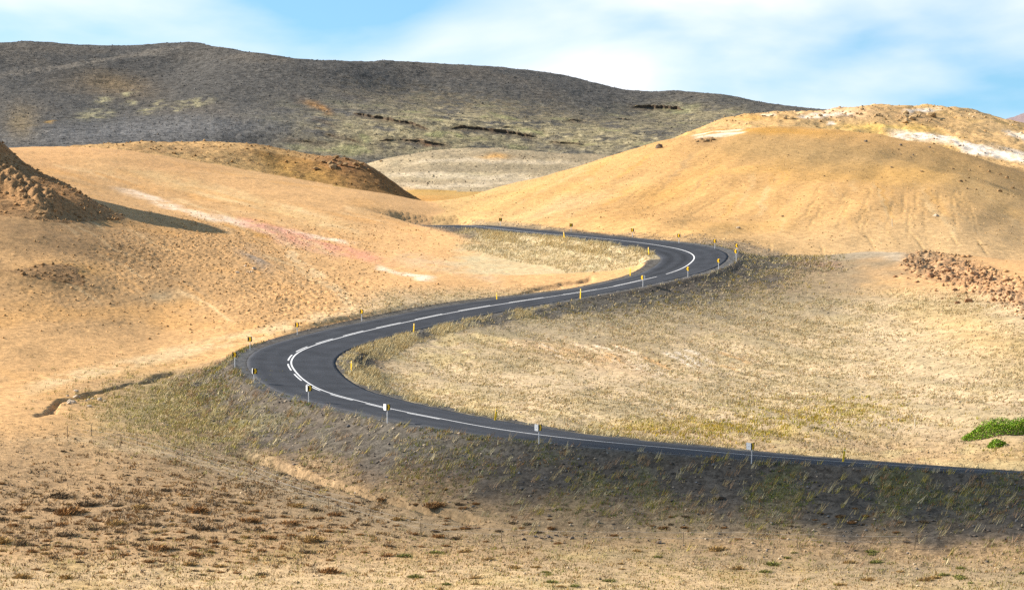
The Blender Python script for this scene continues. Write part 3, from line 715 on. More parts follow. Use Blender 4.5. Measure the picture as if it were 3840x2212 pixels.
# terrain split along the feet of the hills
vid = np.arange(NR * NC).reshape(NR, NC)
quads = np.stack([vid[:-1, :-1], vid[:-1, 1:], vid[1:, 1:], vid[1:, :-1]], -1).reshape(-1, 4)
fw = who[:-1, :-1].ravel()
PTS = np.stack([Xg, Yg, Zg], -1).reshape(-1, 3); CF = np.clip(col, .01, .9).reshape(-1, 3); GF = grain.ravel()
desc = {"ground": ("dry sandy valley ground with straw grass around the winding road", "ground"), "left_hill": ("brown rocky hill in shadow at the left edge", "hill"),
        "ochre_hill": ("smooth ochre yellow hill behind the far bend of the road", "hill"), "bleached_ridge": ("ochre ridge with white bleached patches and rocks behind the smooth ochre hill", "hill"),
        "brown_mound": ("low brown mound with a steep rusty face in front of the dark mountain", "hill"), "pale_mound": ("low pale grey and tan mound at the dark mountain's foot", "hill"),
        "dark_mountain": ("long dark gravel mountain with grassy ledges along the skyline", "mountain"), "distant_mountain": ("tiny purple mountain tip far off at the right edge", "mountain")}
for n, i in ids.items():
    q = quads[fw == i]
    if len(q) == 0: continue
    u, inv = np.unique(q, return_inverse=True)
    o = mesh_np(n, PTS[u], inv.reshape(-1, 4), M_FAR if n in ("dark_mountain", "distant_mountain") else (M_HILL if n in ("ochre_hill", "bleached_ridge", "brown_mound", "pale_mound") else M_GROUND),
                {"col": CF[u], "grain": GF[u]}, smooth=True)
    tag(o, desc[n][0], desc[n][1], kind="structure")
# earth scarps: turf hanging over bare dark soil on the dark mountain, each a little wall with a turf top
M_SCARP = plain("scarp_soil", (.085, .064, .045), .95, .4, .8, .03)
mountain = bpy.data.objects["dark_mountain"]
for pts, h in [([(1325, 425), (1400, 439), (1440, 447), (1530, 461), (1612, 486)], 1.9), ([(1690, 480), (1760, 480), (1830, 488), (1890, 495), (1960, 506), (2010, 514)], 2.3),
               ([(1500, 522), (1600, 533), (1680, 545)], 1.5), ([(2370, 401), (2440, 402), (2500, 404), (2570, 413)], 3.0), ([(1215, 500), (1260, 512)], 1.4), ([(1300, 518), (1350, 534)], 1.6),
               ([(1420, 528), (1480, 524)], 1.5), ([(2120, 448), (2185, 453)], 1.2), ([(1870, 475), (1930, 478)], 1.0), ([(2060, 532), (2190, 541)], 1.0), ([(1120, 527), (1180, 533)], .9), ([(2300, 445), (2380, 449)], .8), ([(1180, 478), (1215, 486)], 1.1)]:
    xs = np.arange(pts[0][0], pts[-1][0], 4.0); ys = np.interp(xs, [q[0] for q in pts], [q[1] for q in pts])
    v, f = [], []
    for i, (u_, w_) in enumerate(zip(xs, ys)):
        w_ = w_ + 3.0 * float(perlin(u_ / 34, h * 7.7, 9)) + 2.2 * float(perlin(u_ / 11, h * 3.1, 8))
        q = hit(u_, w_ + 2)
        e_ = min(1, (i + .3) / 7, (len(xs) - i - .3) / 7) * (.45 + 1.1 * abs(float(perlin(u_ / 45, h * 5.3, 7))) + .25 * abs(float(perlin(u_ / 13, h * 2.3, 6))))
        if q is None: q = np.array(v[-4]) if v else None
        hh = h * e_ * .62
        bz = ground_z(q[0], q[1] + 6)
        v += [(q[0], q[1] - .2, q[2] - 1.2), (q[0], q[1] - .2 - .25 * hh, q[2] + hh), (q[0], q[1] + 1.2, q[2] + hh * 1.02), (q[0], q[1] + 6.5, max(bz, q[2]) - .6)]
        if i: a = 4 * (i - 1); f += [(a, a + 4, a + 5, a + 1), (a + 1, a + 5, a + 6, a + 2), (a + 2, a + 6, a + 7, a + 3)]
    me = bpy.data.meshes.new("scarp"); me.from_pydata([tuple(map(float, q)) for q in v], [], f); me.materials.append(M_SCARP); me.materials.append(M_TURF)
    me.polygons.foreach_set("material_index", np.array([0, 1, 1] * (len(xs) - 1), np.int32)); me.update()
    o = bpy.data.objects.new("scarp", me); COL.objects.link(o); o.parent = mountain
# ground that goes on beyond the modelled hills, out to the horizon
pl = mesh_np("plain", [(-9000, 60, 8.0), (9000, 60, 8.0), (9000, 16000, -60), (-9000, 16000, -60), (-9000, -2000, 8.0), (9000, -2000, 8.0)], [(0, 1, 2, 3), (4, 5, 1, 0)],
             plain("plain_soil", (.40, .29, .16), .95, .3, .05))
tag(pl, "low tan plain stretching away behind and beyond the hills", "ground", kind="structure")

# ------------------------------------------------------------------ road
def strip(t0, t1, s0, s1, lift, nt=1, step=1, skirt=0.0):
    idx = np.arange(s0, s1 + 1, step)
    ts = np.linspace(t0, t1, nt + 1)
    V_, F, TA, SA = [], [], [], []
    if skirt: ts = np.r_[ts[0], ts, ts[-1]]
    n = len(ts)
    for a, i in enumerate(idx):
        for j, t in enumerate(ts):
            z = rc[i, 2] + bank[i] * t + lift - 0.02 * (abs(t) / HW) ** 2
            if skirt and j in (0, n - 1): z -= skirt
            V_.append((rc[i, 0] + rn[i, 0] * t, rc[i, 1] + rn[i, 1] * t, z)); TA.append(t); SA.append(rs[i])
    for a in range(len(idx) - 1):
        for j in range(n - 1):
            q = a * n + j
            F.append((q, q + n, q + n + 1, q + 1))
    return np.array(V_), np.array(F), np.array(TA), np.array(SA)
m, nt, b = newmat("asphalt"); L = nt.links.new
b.inputs["Roughness"].default_value = .85; b.inputs["Specular IOR Level"].default_value = .12
at = nt.nodes.new("ShaderNodeAttribute"); at.attribute_name = "t"
geo = nt.nodes.new("ShaderNodeNewGeometry")
nA = nt.nodes.new("ShaderNodeTexNoise"); nA.inputs["Scale"].default_value = 9; nA.inputs["Detail"].default_value = 5; L(geo.outputs["Position"], nA.inputs[0])
nB = nt.nodes.new("ShaderNodeTexNoise"); nB.inputs["Scale"].default_value = .35; nB.inputs["Detail"].default_value = 4; L(geo.outputs["Position"], nB.inputs[0])
wr = nt.nodes.new("ShaderNodeAttribute"); wr.attribute_name = "wear"
def rm(v, a, b_, c, d):
    n = nt.nodes.new("ShaderNodeMapRange"); n.inputs[1].default_value = a; n.inputs[2].default_value = b_; n.inputs[3].default_value = c; n.inputs[4].default_value = d; L(v, n.inputs[0]); return n.outputs[0]
def mm(op, x, y):
    n = nt.nodes.new("ShaderNodeMath"); n.operation = op
    for i, q in enumerate((x, y)):
        if isinstance(q, (int, float)): n.inputs[i].default_value = q
        else: L(q, n.inputs[i])
    return n.outputs[0]
k = mm('MULTIPLY', mm('MULTIPLY', rm(nA.outputs[0], .3, .7, .72, 1.28), rm(nB.outputs[0], .3, .7, .80, 1.22)), wr.outputs["Fac"])
sc = nt.nodes.new("ShaderNodeVectorMath"); sc.operation = 'SCALE'; sc.inputs[0].default_value = (.041, .044, .051); L(k, sc.inputs["Scale"]); L(sc.outputs[0], b.inputs["Base Color"])
M_ASPH = m
Vr, Fr, Tr, Sr = strip(-HW, HW, 0, i_end - 2, 0.0, nt=22, skirt=.16)
# edge of the asphalt is uneven
e = np.abs(Tr) > HW - .01
wobble = 0.09 * perlin(Sr / 1.7, np.sign(Tr) * 5.0, 5) + 0.06 * perlin(Sr / .6, np.sign(Tr) * 9.0, 6)
ii = np.clip((Sr / .5).astype(int), 0, len(rc) - 1)
Vr[:, 0] += np.where(e, rn[ii, 0] * wobble, 0); Vr[:, 1] += np.where(e, rn[ii, 1] * wobble, 0)
# tyre polish: dark lanes, strongest in the far bend
far_b = np.exp(-((rc[ii, 1] - 296) / 26.0) ** 2)
tw = np.zeros_like(Tr)
for c0, w in ((1.2, .45), (2.9, .45), (-1.1, .5), (-2.8, .5)):
    tw += np.exp(-((Tr - c0 - .25 * perlin(Sr / 14, Sr * 0 + c0, 3)) / w) ** 2) * (1.0 if c0 > 0 else .45)
wear = 1 - (.17 + .27 * far_b) * tw + .22 * sstep(HW - 1.0, HW, np.abs(Tr)) * (1 - .3 * far_b)
road = mesh_np("road", Vr, Fr, M_ASPH, {"t": Tr, "wear": wear}, smooth=True)
tag(road, "dark asphalt road winding in two bends through the hills", "road", kind="structure")
M_WHITE = plain("road_paint", (.70, .70, .69), .6, .10, 3.0)
def sidx(s): return int(np.clip(round(s / .5), 0, len(rc) - 1))
def line(name, t0, t1, a, b):
    Vv, Ff, _, _ = strip(t0, t1, a, b, .009)
    return mesh_np(name, Vv, Ff, M_WHITE, parent=road)
def arc_at(px, py):
    best = np.hypot(*(np.array(project(rc[:, 0], rc[:, 1], rc[:, 2])) - np.array([[px], [py]]))).argmin()
    return int(best)
i_gap = arc_at(2485, 1031)
line("centre_line", -.07, .09, 2, i_gap - 2); line("centre_line", -.07, .09, i_gap + 2, i_end - 3)
i0, i1 = arc_at(1600, 1560), arc_at(2480, 1033)
i = i0 - 4
while i < i1 - 12:
    line("lane_dash", .25, .40, i, i + 9); i += 14 if True else 0

# ------------------------------------------------------------------ things beside the road
def prism(outline, y0, y1):
    """outline in (x, z), pushed along y"""
    n = len(outline)
    v = [(x, y0, z) for x, z in outline] + [(x, y1, z) for x, z in outline]
    f = [tuple(range(n)), tuple(range(2 * n - 1, n - 1, -1))] + [((i + 1) % n, i, n + i, n + (i + 1) % n) for i in range(n)]
    return v, f
def pymesh(name, v, f, mat):
    me = bpy.data.meshes.new(name); me.from_pydata([tuple(map(float, p)) for p in v], [], f); me.update(); me.materials.append(mat); return me
def put(name, me, parent=None, loc=(0, 0, 0), rot=(0, 0, 0), scale=(1, 1, 1)):
    o = bpy.data.objects.new(name, me); COL.objects.link(o)
    if parent is not None: o.parent = parent
    o.location = loc; o.rotation_euler = rot; o.scale = scale
    return o
def empty(name, loc, rz=0):
    o = bpy.data.objects.new(name, None); COL.objects.link(o); o.location = loc; o.rotation_euler = (0, 0, rz); o.empty_display_size = .3
    return o
def tube(r0, r1, h, n=10, cap=True):
    v = []; f = []
    for k in range(n):
        a = 2 * math.pi * k / n; v += [(r0 * math.cos(a), r0 * math.sin(a), 0), (r1 * math.cos(a), r1 * math.sin(a), h)]
    for k in range(n):
        a, b = 2 * k, 2 * ((k + 1) % n); f.append((a, b, b + 1, a + 1))
    if cap: f += [tuple(2 * k + 1 for k in range(n)), tuple(2 * k for k in range(n - 1, -1, -1))]
    return v, f
M_STEEL = plain("galvanised_steel", (.62, .63, .64), .45, .12, 6, .4, .0)
M_BACK = plain("sign_back", (.74, .75, .75), .5, .08, 4, .3)
M_BLACK = plain("sign_black", (.012, .011, .012), .5, .1, 5, .3)
M_YELLOW = plain("sign_yellow", (.86, .50, .012), .45, .06, 5, .3)
M_STAKE = plain("stake_yellow", (.86, .55, .015), .5, .12, 5, .3)
M_REFL = plain("reflector", (.85, .85, .83), .25, .03, 5, .5)
S = .48
def rrect(w, h, r, n=4):
    o = []
    for cx, cz, a0 in ((w / 2 - r, h / 2 - r, 0), (-w / 2 + r, h / 2 - r, 90), (-w / 2 + r, -h / 2 + r, 180), (w / 2 - r, -h / 2 + r, 270)):
        for k in range(n): a = R(a0 + 90 * k / (n - 1)); o.append((cx + r * math.cos(a), cz + r * math.sin(a)))
    return o
me_plate = pymesh("panel", *prism(rrect(S, S, .03), .0, .018), M_BACK)
me_face = pymesh("black_face", *prism(rrect(S - .012, S - .012, .026), -.005, -.0005), M_BLACK)
w_ = .24; hx = S * .30
chev_r = [(-hx, S / 2 - .012), (-hx + w_ * .9, S / 2 - .012), (hx + .03, 0), (-hx + w_ * .9, -S / 2 + .012), (-hx, -S / 2 + .012), (hx - w_ * .75, 0)]
chev_l = [(-x, z) for x, z in chev_r][::-1]
me_chev = {1: pymesh("chevron", *prism(chev_r, -.010, -.0055), M_YELLOW), -1: pymesh("chevron", *prism(chev_l, -.010, -.0055), M_YELLOW)}
me_post = pymesh("post", *tube(.034, .034, 1.0, 10), M_STEEL)
me_clamp = pymesh("clamp", *prism([(-.05, -.02), (.05, -.02), (.05, .02), (-.05, .02)], .018, .05), M_STEEL)
SIGNS = [  # base pixel, height m, yaw of the face (deg to the right of facing the camera), yaw of the second plate's back, chevron direction, where
    (1357, 1205, 1.30, -28, None, 1, "last one up the middle stretch"),
    (1115, 1256, 1.28, -26, None, 1, "second to last up the middle stretch"),
    (938, 1313, 1.32, -19, None, 1, "just above the leftmost sign"),
    (881, 1376, 1.38, -16, None, 1, "leftmost of all, at the near bend's tip"),
    (953, 1437, 1.30, 38, 80, 1, "just below the leftmost sign"),
    (1158, 1508, 1.38, 44, 72, 1, "with narrow white back plate, near bend's lower side"),
    (1452, 1586, 1.46, 53, 64, 1, "with wide bright white back plate"),
    (2021, 1664, 1.42, 58, 58, 1, "with shaded grey back plate, middle of near stretch"),
    (2818, 1738, 1.46, 55, 55, 1, "nearest of all, rightmost on the near stretch"),
    (2411, 1076, 1.30, -48, 70, -1, "first on the middle stretch before the far bend"),
    (2580, 1040, 1.22, -38, None, -1, "second on the far bend's gravel edge"),
    (2695, 1009, 1.22, -36, None, -1, "third on the far bend's gravel edge"),
    (2761, 982, 1.50, -38, 74, -1, "at the far bend's tip, lower of two in line"),
    (2763, 953, 1.30, -34, None, -1, "at the far bend's tip, upper of two in line"),
    (2681, 934, 1.25, -32, None, -1, "behind the far bend, next to its tip"),
    (2546, 912, 1.22, -30, None, -1, "behind the far bend, fourth from the far end"),
    (2372, 891, 1.25, -26, None, -1, "on the far stretch, third from the far end"),
    (2142, 871, 1.25, -14, None, -1, "on the far stretch, second from the far end"),
    (1877, 850, 1.30, -10, None, -1, "smallest, at the far end of the road")]
for (bx, by, h, yaw, back, dr, where) in SIGNS:
    p = hit(bx, by)
    if p is None: continue
    t = empty("chevron_sign", (p[0], p[1], p[2] - .02))
    tag(t, ("right" if dr > 0 else "left") + " pointing chevron sign " + where, "road sign", "chevron signs along the bends")
    put("post", me_post, t, scale=(1, 1, h), rot=(R(random.uniform(-1, 1)), R(random.uniform(-1.2, 1.2)), 0))
    ya = R(yaw)
    ex = np.array([math.cos(ya), math.sin(ya), 0]); nn = np.array([math.sin(ya), -math.cos(ya), 0])
    c0 = np.array([0, 0, h - S / 2 + .03]) + nn * .055 + (ex * .07 * dr if back else 0)
    pn = put("panel", me_plate, t, loc=c0, rot=(0, 0, ya))
    put("black_face", me_face, pn); put("chevron", me_chev[dr], pn); put("clamp", me_clamp, pn)
    if back:
        # second plate for traffic from the other side, hinged at the first plate's outer edge, its back towards us
        yb = R(-back * dr)                                     # direction its back looks
        eb = np.array([math.cos(yb), math.sin(yb), 0])
        edge = c0 - ex * dr * (S / 2 + .004)
        c1 = edge - eb * dr * (S / 2 + .006)
        p2 = put("panel", me_plate, t, loc=c1, rot=(0, 0, yb + math.pi))
        put("black_face", me_face, p2); put("chevron", me_chev[-dr], p2); put("clamp", me_clamp, p2)
stake_o = [(-.07, 0), (.07, 0), (.065, .93), (.04, 1.0), (-.04, 1.0), (-.065, .93)]
me_stake = pymesh("board", *prism(stake_o, -.018, .018), M_STAKE)
me_refl = pymesh("reflector", *prism([(-.026, -.055), (.026, -.055), (.026, .055), (-.026, .055)], -.025, -.0185), M_REFL)
for (bx, by, lean, h, where) in [(2433, 956, -5, 1.0, "in the straw grass inside the far bend"), (2363, 1034, 1, 1.05, "at the inner edge of the far bend beside the asphalt"), (2116, 897, -6, 1.0, "in the straw grass of the far stretch"),
                                 (2176, 1120, 3, 1.15, "on the gravel side of the middle stretch"), (1863, 1126, -2, .9, "on the sandy far side of the middle stretch"), (1551, 1247, 4, 1.0, "in the grass tip above the near bend"),
                                 (1317, 1392, 2, 1.0, "inside the near bend where the road turns"), (1856, 1580, 8, 1.05, "behind the near stretch, leaning right over the road's far edge"), (3160, 1737, 9, 1.15, "rightmost, leaning right behind the near stretch")]:
    p = hit(bx, by)
    t = empty("marker_stake", (p[0], p[1], p[2] - .03)); t.rotation_euler = (0, R(lean), R(random.uniform(-48, -36)) if lean < 7 else R(20))
    tag(t, "yellow roadside marker stake " + where, "marker post", "yellow marker stakes")
    put("board", me_stake, t, scale=(1, 1, h)); put("reflector", me_refl, t, loc=(0, 0, h * .86))
M_WOOD = plain("weathered_wood", (.22, .165, .105), .9, .3, 12, .05)
M_PALEW = plain("pale_wood", (.62, .55, .42), .9, .2, 12, .05)
M_WIRE = plain("fence_wire", (.40, .38, .35), .5, .1, 6, .3)
me_fpost = pymesh("fence_post", *tube(.03, .026, 1.0, 8), M_WOOD)
me_ppost = pymesh("white_stake", *tube(.05, .045, 1.0, 8), M_PALEW)
def fence(label, pix, h):
    hs = [hit(*p) for p in pix]
    t = empty("wire_fence", hs[len(hs) // 2]); o = np.array(hs[len(hs) // 2])
    tag(t, label, "fence", "wire fences on the heath slope")
    tops = []
    for q in hs:
        tl = (R(random.uniform(-4, 4)), R(random.uniform(-4, 4)), 0)
        put("post", me_fpost, t, loc=q - o - np.array([0, 0, .05]), rot=tl, scale=(1, 1, h + .05)); tops.append(q - o)
    for fr in (.55, .93):
        v, f = [], []
        for a, b in zip(tops[:-1], tops[1:]):
            for k in range(8):
                s0, s1 = k / 8, (k + 1) / 8
                def pt(s):
                    q = a + (b - a) * s; gz = ground_z(q[0] + o[0], q[1] + o[1]) - o[2]
                    return np.array([q[0], q[1], max(q[2] - .25 * 4 * s * (1 - s) * .3, gz - .05) + h * fr])
                A, B = pt(s0), pt(s1); d = B - A; d /= np.linalg.norm(d)
                n1_ = np.cross(d, (0, 0, 1)); n1_ /= np.linalg.norm(n1_); n2_ = np.cross(d, n1_)
                i0_ = len(v)
                for Q in (A, B):
                    for c in range(3): a_ = c * 2.0944; v.append(Q + .0055 * (n1_ * math.cos(a_) + n2_ * math.sin(a_)))
                f += [(i0_ + c, i0_ + (c + 1) % 3, i0_ + 3 + (c + 1) % 3, i0_ + 3 + c) for c in range(3)]
        put("wire", pymesh("wire", v, f, M_WIRE), t)
fence("nearer wire fence with thin wooden posts running down the heath slope and along its foot", [(253, 1642), (453, 1672), (680, 1745), (957, 1825), (1233, 1912), (1580, 2010), (1880, 2032), (2186, 2040), (2561, 2046), (2990, 2052), (3430, 2060)], .95)
fence("farther wire fence with thin wooden posts between the heath slope and the gully", [(343, 1634), (516, 1669), (713, 1727), (937, 1783), (1130, 1858), (1330, 1915)], .9)
for bx, by, me, nm, h, lab in [(3430, 1606, me_ppost, "wooden_stake", .8, "small pale wooden stake on the sand left of the green plants"), (3346, 850, me_ppost, "wooden_stake", 1.2, "tiny lone pale stake on the ochre hill's lower slope"), (2888, 974, me_fpost, "wooden_stake", .8, "thin dark stake right of the far bend, the nearer to the road"),
                               (2963, 986, me_fpost, "wooden_stake", .8, "thin dark stake right of the far bend beside the red soil"), (1066, 1246, me_fpost, "wooden_stake", .4, "short dark peg on the sand behind the near bend's signs")]:
    p = hit(bx, by); o = put(nm, me, None, loc=(p[0], p[1], p[2] - .04), scale=(1, 1, h), rot=(0, R(random.uniform(-4, 6)), 0)); tag(o, lab, "stake")

# ------------------------------------------------------------------ stones
def rock_mesh(name, seed, mat, flat=.7):
    import bmesh
    bm = bmesh.new(); bmesh.ops.create_icosphere(bm, subdivisions=1, radius=1.08)
    r = np.random.default_rng(seed); pl_ = [(Vector(r.normal(size=3)).normalized(), r.uniform(.55, .9)) for _ in range(9)]
    for v in bm.verts:
        for n, d in pl_:
            k = v.co.dot(n)
            if k > d: v.co -= n * (k - d)
        v.co *= 1 + .12 * r.normal() ; v.co.z *= flat
    me = bpy.data.meshes.new(name); bm.to_mesh(me); bm.free(); me.materials.append(mat); return me
M_RUST = plain("rust_clod", (.27, .15, .08), .95, .35, 2.5, .05); M_TANR = plain("tan_rock", (.36, .25, .13), .95, .35, 2.0, .05)
M_DARKR = plain("dark_rock", (.13, .105, .085), .95, .35, 2.5, .05); M_PALER = plain("pale_stone", (.46, .37, .27), .95, .25, 3, .05); M_BRNR = plain("brown_crag", (.25, .165, .085), .95, .35, 2, .05)
rocks = {k: [rock_mesh("rock", 100 * j + i, m) for i in range(5)] for j, (k, m) in enumerate((("rust", M_RUST), ("tan", M_TANR), ("dark", M_DARKR), ("pale", M_PALER), ("brown", M_BRNR)))}
def stone(px, py, size, kind, name, label, cat, group):
    p = hit(px, py)
    if p is None: return
    r = size / 2
    o = put(name, random.choice(rocks[kind]), None, loc=(p[0], p[1], p[2] + r * .22), rot=(random.uniform(-.3, .3), random.uniform(-.3, .3), random.uniform(0, 6.3)), scale=(r * random.uniform(.8, 1.3), r * random.uniform(.8, 1.3), r * random.uniform(.75, 1.15)))
    tag(o, label, cat, group)
for k in range(150):
    f = random.random(); u = 3380 + 480 * f + random.gauss(0, 30); v = 985 + 150 * f + random.gauss(0, 34)
    if u > 3838 or v < 972: continue
    stone(u, v, min(1.15, .16 + random.expovariate(5.5)), "rust", "rust_clod", "rusty clod in the crumbling outcrop at the right edge below the ochre hill", "rock", "rusty clods of the right outcrop")
for cx, cy, su, sv, n, s0, kind, lab, grp in [
        (3200, 428, 95, 14, 26, 1.2, "tan", "tan boulder on the bleached ridge's left summit", "boulders on the ridge's left summit"), (3400, 448, 50, 12, 18, 1.6, "tan", "tan boulder in the cluster between the ridge's two summits", "boulders between the ridge's summits"),
        (2780, 440, 70, 6, 12, 1.2, "tan", "tan rock at the left shoulder of the bleached ridge", "rocks on the ridge's left shoulder"), (3560, 560, 170, 30, 16, .7, "dark", "small dark stone on the bleached white slope", "stones on the white slope"),
        (2660, 527, 16, 6, 7, 1.1, "brown", "brown rock in the small knot on the ochre hill's left crest", "rocks on the ochre hill's crest"), (3300, 700, 280, 110, 24, .45, "brown", "small brown stone scattered on the smooth ochre hill", "stones on the ochre hill"),
        (3700, 690, 70, 30, 14, .8, "brown", "brown rock on the ochre hill's dark right flank", "rocks on the ochre hill's right flank"), (310, 1500, 60, 14, 16, .5, "pale", "pale stone in the gully at the left edge", "stones in the left gully"),
        (1290, 618, 55, 16, 20, 1.3, "brown", "rusty lump on the brown mound's steep face", "lumps on the brown mound"), (90, 715, 60, 30, 12, .6, "brown", "brown crag block on the shadowed left hill", "blocks of the left hill's crag"),
        (2100, 2020, 120, 12, 14, .3, "dark", "dark stone on the sandy strip by the fence foot", "stones by the fence foot"), (920, 1010, 22, 16, 6, .7, "pale", "grey stone in the small cluster on the left slope", "stones on the left slope")]:
    for k in range(n):
        stone(cx + random.gauss(0, su), cy + random.gauss(0, sv), s0 * random.uniform(.45, 1.35), kind, "boulder" if s0 > .9 else "stone", lab, "rock", grp)
for u, v, s, kd, lab in [(3488, 436, 4.0, "tan", "large pale boulder alone below the ridge's right summit"), (2472, 556, 2.2, "dark", "dark rock alone on the ochre hill's left skyline"), (2698, 1868, .75, "dark", "grey round boulder on the dark embankment foot"), (2470, 2036, .4, "dark", "black stone on the sand in the foreground middle"),
                         (2770, 857, .7, "pale", "pale stone on the ochre hill above the far bend"), (3458, 645, .9, "brown", "reddish stone alone on the ochre hill's right dome"), (3510, 812, 1.0, "pale", "grey stone on the ochre hill's lower right slope")]:
    stone(u, v, s, kd, "boulder", lab, "rock", None)

# ------------------------------------------------------------------ plants
dDr = np.gradient(DD)
AREA = (Dg * np.gradient(TT)[None, :]) * dDr[:, None]
INF = (U > -300) & (U < 4150) & (V < 2330)
def sample(mask, n):
    w = (np.clip(mask, 0, 1) * AREA * INF)[:-1, :-1].ravel(); cs = np.cumsum(w)
    i = np.searchsorted(cs, rng.random(n) * cs[-1]); r, c = np.divmod(i, NC - 1)
    a, b = rng.random(n), rng.random(n)
    def bl(A): return (A[r, c] * (1 - a) + A[r, c + 1] * a) * (1 - b) + (A[r + 1, c] * (1 - a) + A[r + 1, c + 1] * a) * b
    return np.stack([bl(Xg), bl(Yg), bl(Zg)], -1), U[r, c], V[r, c], r, c
M_GRASS, nt, b = newmat("dry_grass")
at = nt.nodes.new("ShaderNodeAttribute"); at.attribute_name = "col"; nt.links.new(at.outputs["Color"], b.inputs["Base Color"]); b.inputs["Roughness"].default_value = .9; b.inputs["Specular IOR Level"].default_value = .05
def blades(pos, h, w, colr, nb, spread, lean=(.25, -.05), jit=.35):
    """nb blades at each place; every blade one triangle"""
    n = len(pos); N = n * nb
    p = np.repeat(pos, nb, 0) + np.c_[rng.normal(0, 1, (N, 2)) * np.repeat(spread, nb)[:, None], np.zeros(N)]
    hh = np.repeat(h, nb) * rng.uniform(.5, 1.15, N); ww = np.repeat(w, nb) * rng.uniform(.6, 1.3, N)
    a = rng.uniform(0, math.pi, N); d = np.c_[np.cos(a), np.sin(a) * .5, np.zeros(N)]
    tip = p + np.c_[hh * (lean[0] + rng.normal(0, jit, N)), hh * (lean[1] + rng.normal(0, jit, N)), hh]
    p[:, 2] -= .03
    v = np.stack([p - d * ww[:, None], p + d * ww[:, None], tip], 1).reshape(-1, 3)
    c = np.repeat(np.clip(np.repeat(colr, nb, 0) * rng.uniform(.75, 1.25, (N, 1)), .005, .9), 3, 0)
    return v, c
def stuff(name, parts, label, cat):
    v = np.concatenate([p[0] for p in parts]); c = np.concatenate([p[1] for p in parts])
    o = mesh_np(name, v, np.arange(len(v)).reshape(-1, 3), M_GRASS, {"col": c}); tag(o, label, cat, kind="stuff"); return o
def pick(cols, n, w=None):
    cols = np.array(cols); return cols[rng.choice(len(cols), n, p=w)]
offroad = (np.abs(RT) > HW + 1.1) | (RS > 30)
vis = (U > -200) & (U < 4040)
STRAW, PALE, OLIVE, RUSTY, GREEN, YEL, GREY = (.50, .38, .19), (.62, .52, .30), (.26, .23, .10), (.36, .19, .07), (.16, .20, .04), (.50, .36, .03), (.33, .28, .19)
bowl = inside * offroad * (1 - grav * .9) * (1 - lump)
parts = []
p, u, v, r, c = sample(bowl * (.15 + .85 * sstep(-.5, .3, pat + .5 * pat2 - .8 * diag)), 30000); n = len(p)
parts.append(blades(p, rng.uniform(.10, .24, n), np.full(n, .035), pick([STRAW, PALE, OLIVE, GREY, RUSTY], n, [.45, .35, .07, .08, .05]), 5, np.full(n, .12)))
p, u, v, r, c = sample(bowl * np.clip(blob(2640, 1620, 300, 40) + .5 * blob(3100, 1560, 300, 50) + .4 * blob(3840, 1720, 200, 40), 0, 1), 1500); n = len(p)
parts.append(blades(p, rng.uniform(.14, .3, n), np.full(n, .04), pick([YEL, STRAW, (.40, .36, .05)], n), 7, np.full(n, .2)))
stuff("bowl_grass", parts, "short dry straw grass covering the hollow between the two road stretches", "grass")
parts = []
edge_in = isg * (RS < 14) * (np.abs(RT) > HW + .3) * (np.abs(RT) < HW + 4.0) * np.where((RT < 0) & (RI < i_up + 20), 1.0, np.where(RI > i_right + 10, farleg, 0))
p, u, v, r, c = sample(edge_in * sstep(-.4, .2, pat2) * np.where((RI < i_left) & (U > 2700), .12, 1), 6000); n = len(p)
parts.append(blades(p, rng.uniform(.25, .55, n), np.full(n, .03), pick([STRAW, PALE, PALE, PALE, (.44, .33, .15)], n), 6, np.full(n, .12), (.45, 0)))
p, u, v, r, c = sample(isg * farleg * (np.abs(RT) > HW + .7) * (RS < 16), 3000); n = len(p)
parts.append(blades(p, rng.uniform(.2, .42, n), np.full(n, .03), pick([STRAW, PALE, PALE, (.46, .38, .24)], n), 6, np.full(n, .14), (.35, 0)))
stuff("verge_grass", parts, "pale straw grass fringing the inner edges of the bends", "grass")
parts = []
near_g = grav * offroad * isg * cwt
p, u, v, r, c = sample(near_g * (RT > 0) * (RI < i_left + 30) * sstep(-.2, .4, pat2 + pat), 5500); n = len(p)
parts.append(blades(p, rng.uniform(.10, .28, n), np.full(n, .03), pick([OLIVE, (.20, .20, .05), GREEN, STRAW, GREY, RUSTY, (.30, .26, .04)], n), 5, np.full(n, .13), (.3, -.1)))
p, u, v, r, c = sample(near_g * (RT > 0) * (RI < i_left + 30), 900); n = len(p)
parts.append(blades(p, rng.uniform(.35, .7, n), np.full(n, .028), pick([STRAW, PALE, (.45, .36, .10), (.40, .26, .15)], n), 9, np.full(n, .14), (.6, -.1), .25))
p, u, v, r, c = sample(near_g * (RT < 0) * (RI > i_up) * (RI < i_right + 40) * (.25 + sstep(0, .5, pat2 + aw / 14)), 2300); n = len(p)
parts.append(blades(p, rng.uniform(.14, .34, n), np.full(n, .04), pick([STRAW, OLIVE, (.42, .30, .06), GREY, (.24, .21, .13), PALE], n), 6, np.full(n, .15), (.35, -.1)))
p, u, v, r, c = sample(isg * (RT > 0) * (RS < 34) * blob(700, 1570, 300, 110, 10), 3500); n = len(p)
parts.append(blades(p, rng.uniform(.12, .32, n), np.full(n, .035), pick([STRAW, (.44, .38, .12), PALE, OLIVE], n), 6, np.full(n, .15), (.3, -.1)))
stuff("embankment_grass", parts, "sparse green and straw tufts on the dark gravel embankments", "grass")
parts = []
fg = isg * sstep(1560, 1680, V) * (1 - grav) * offroad
p, u, v, r, c = sample(fg, 11000); n = len(p)
parts.append(blades(p, rng.uniform(.05, .14, n), np.full(n, .035), pick([(.30, .22, .13), (.34, .28, .14), STRAW, (.36, .24, .12), GREY], n), 5, np.full(n, .16), (.2, -.1)))
p, u, v, r, c = sample(fg * sstep(1960, 2060, V), 4200); n = len(p)
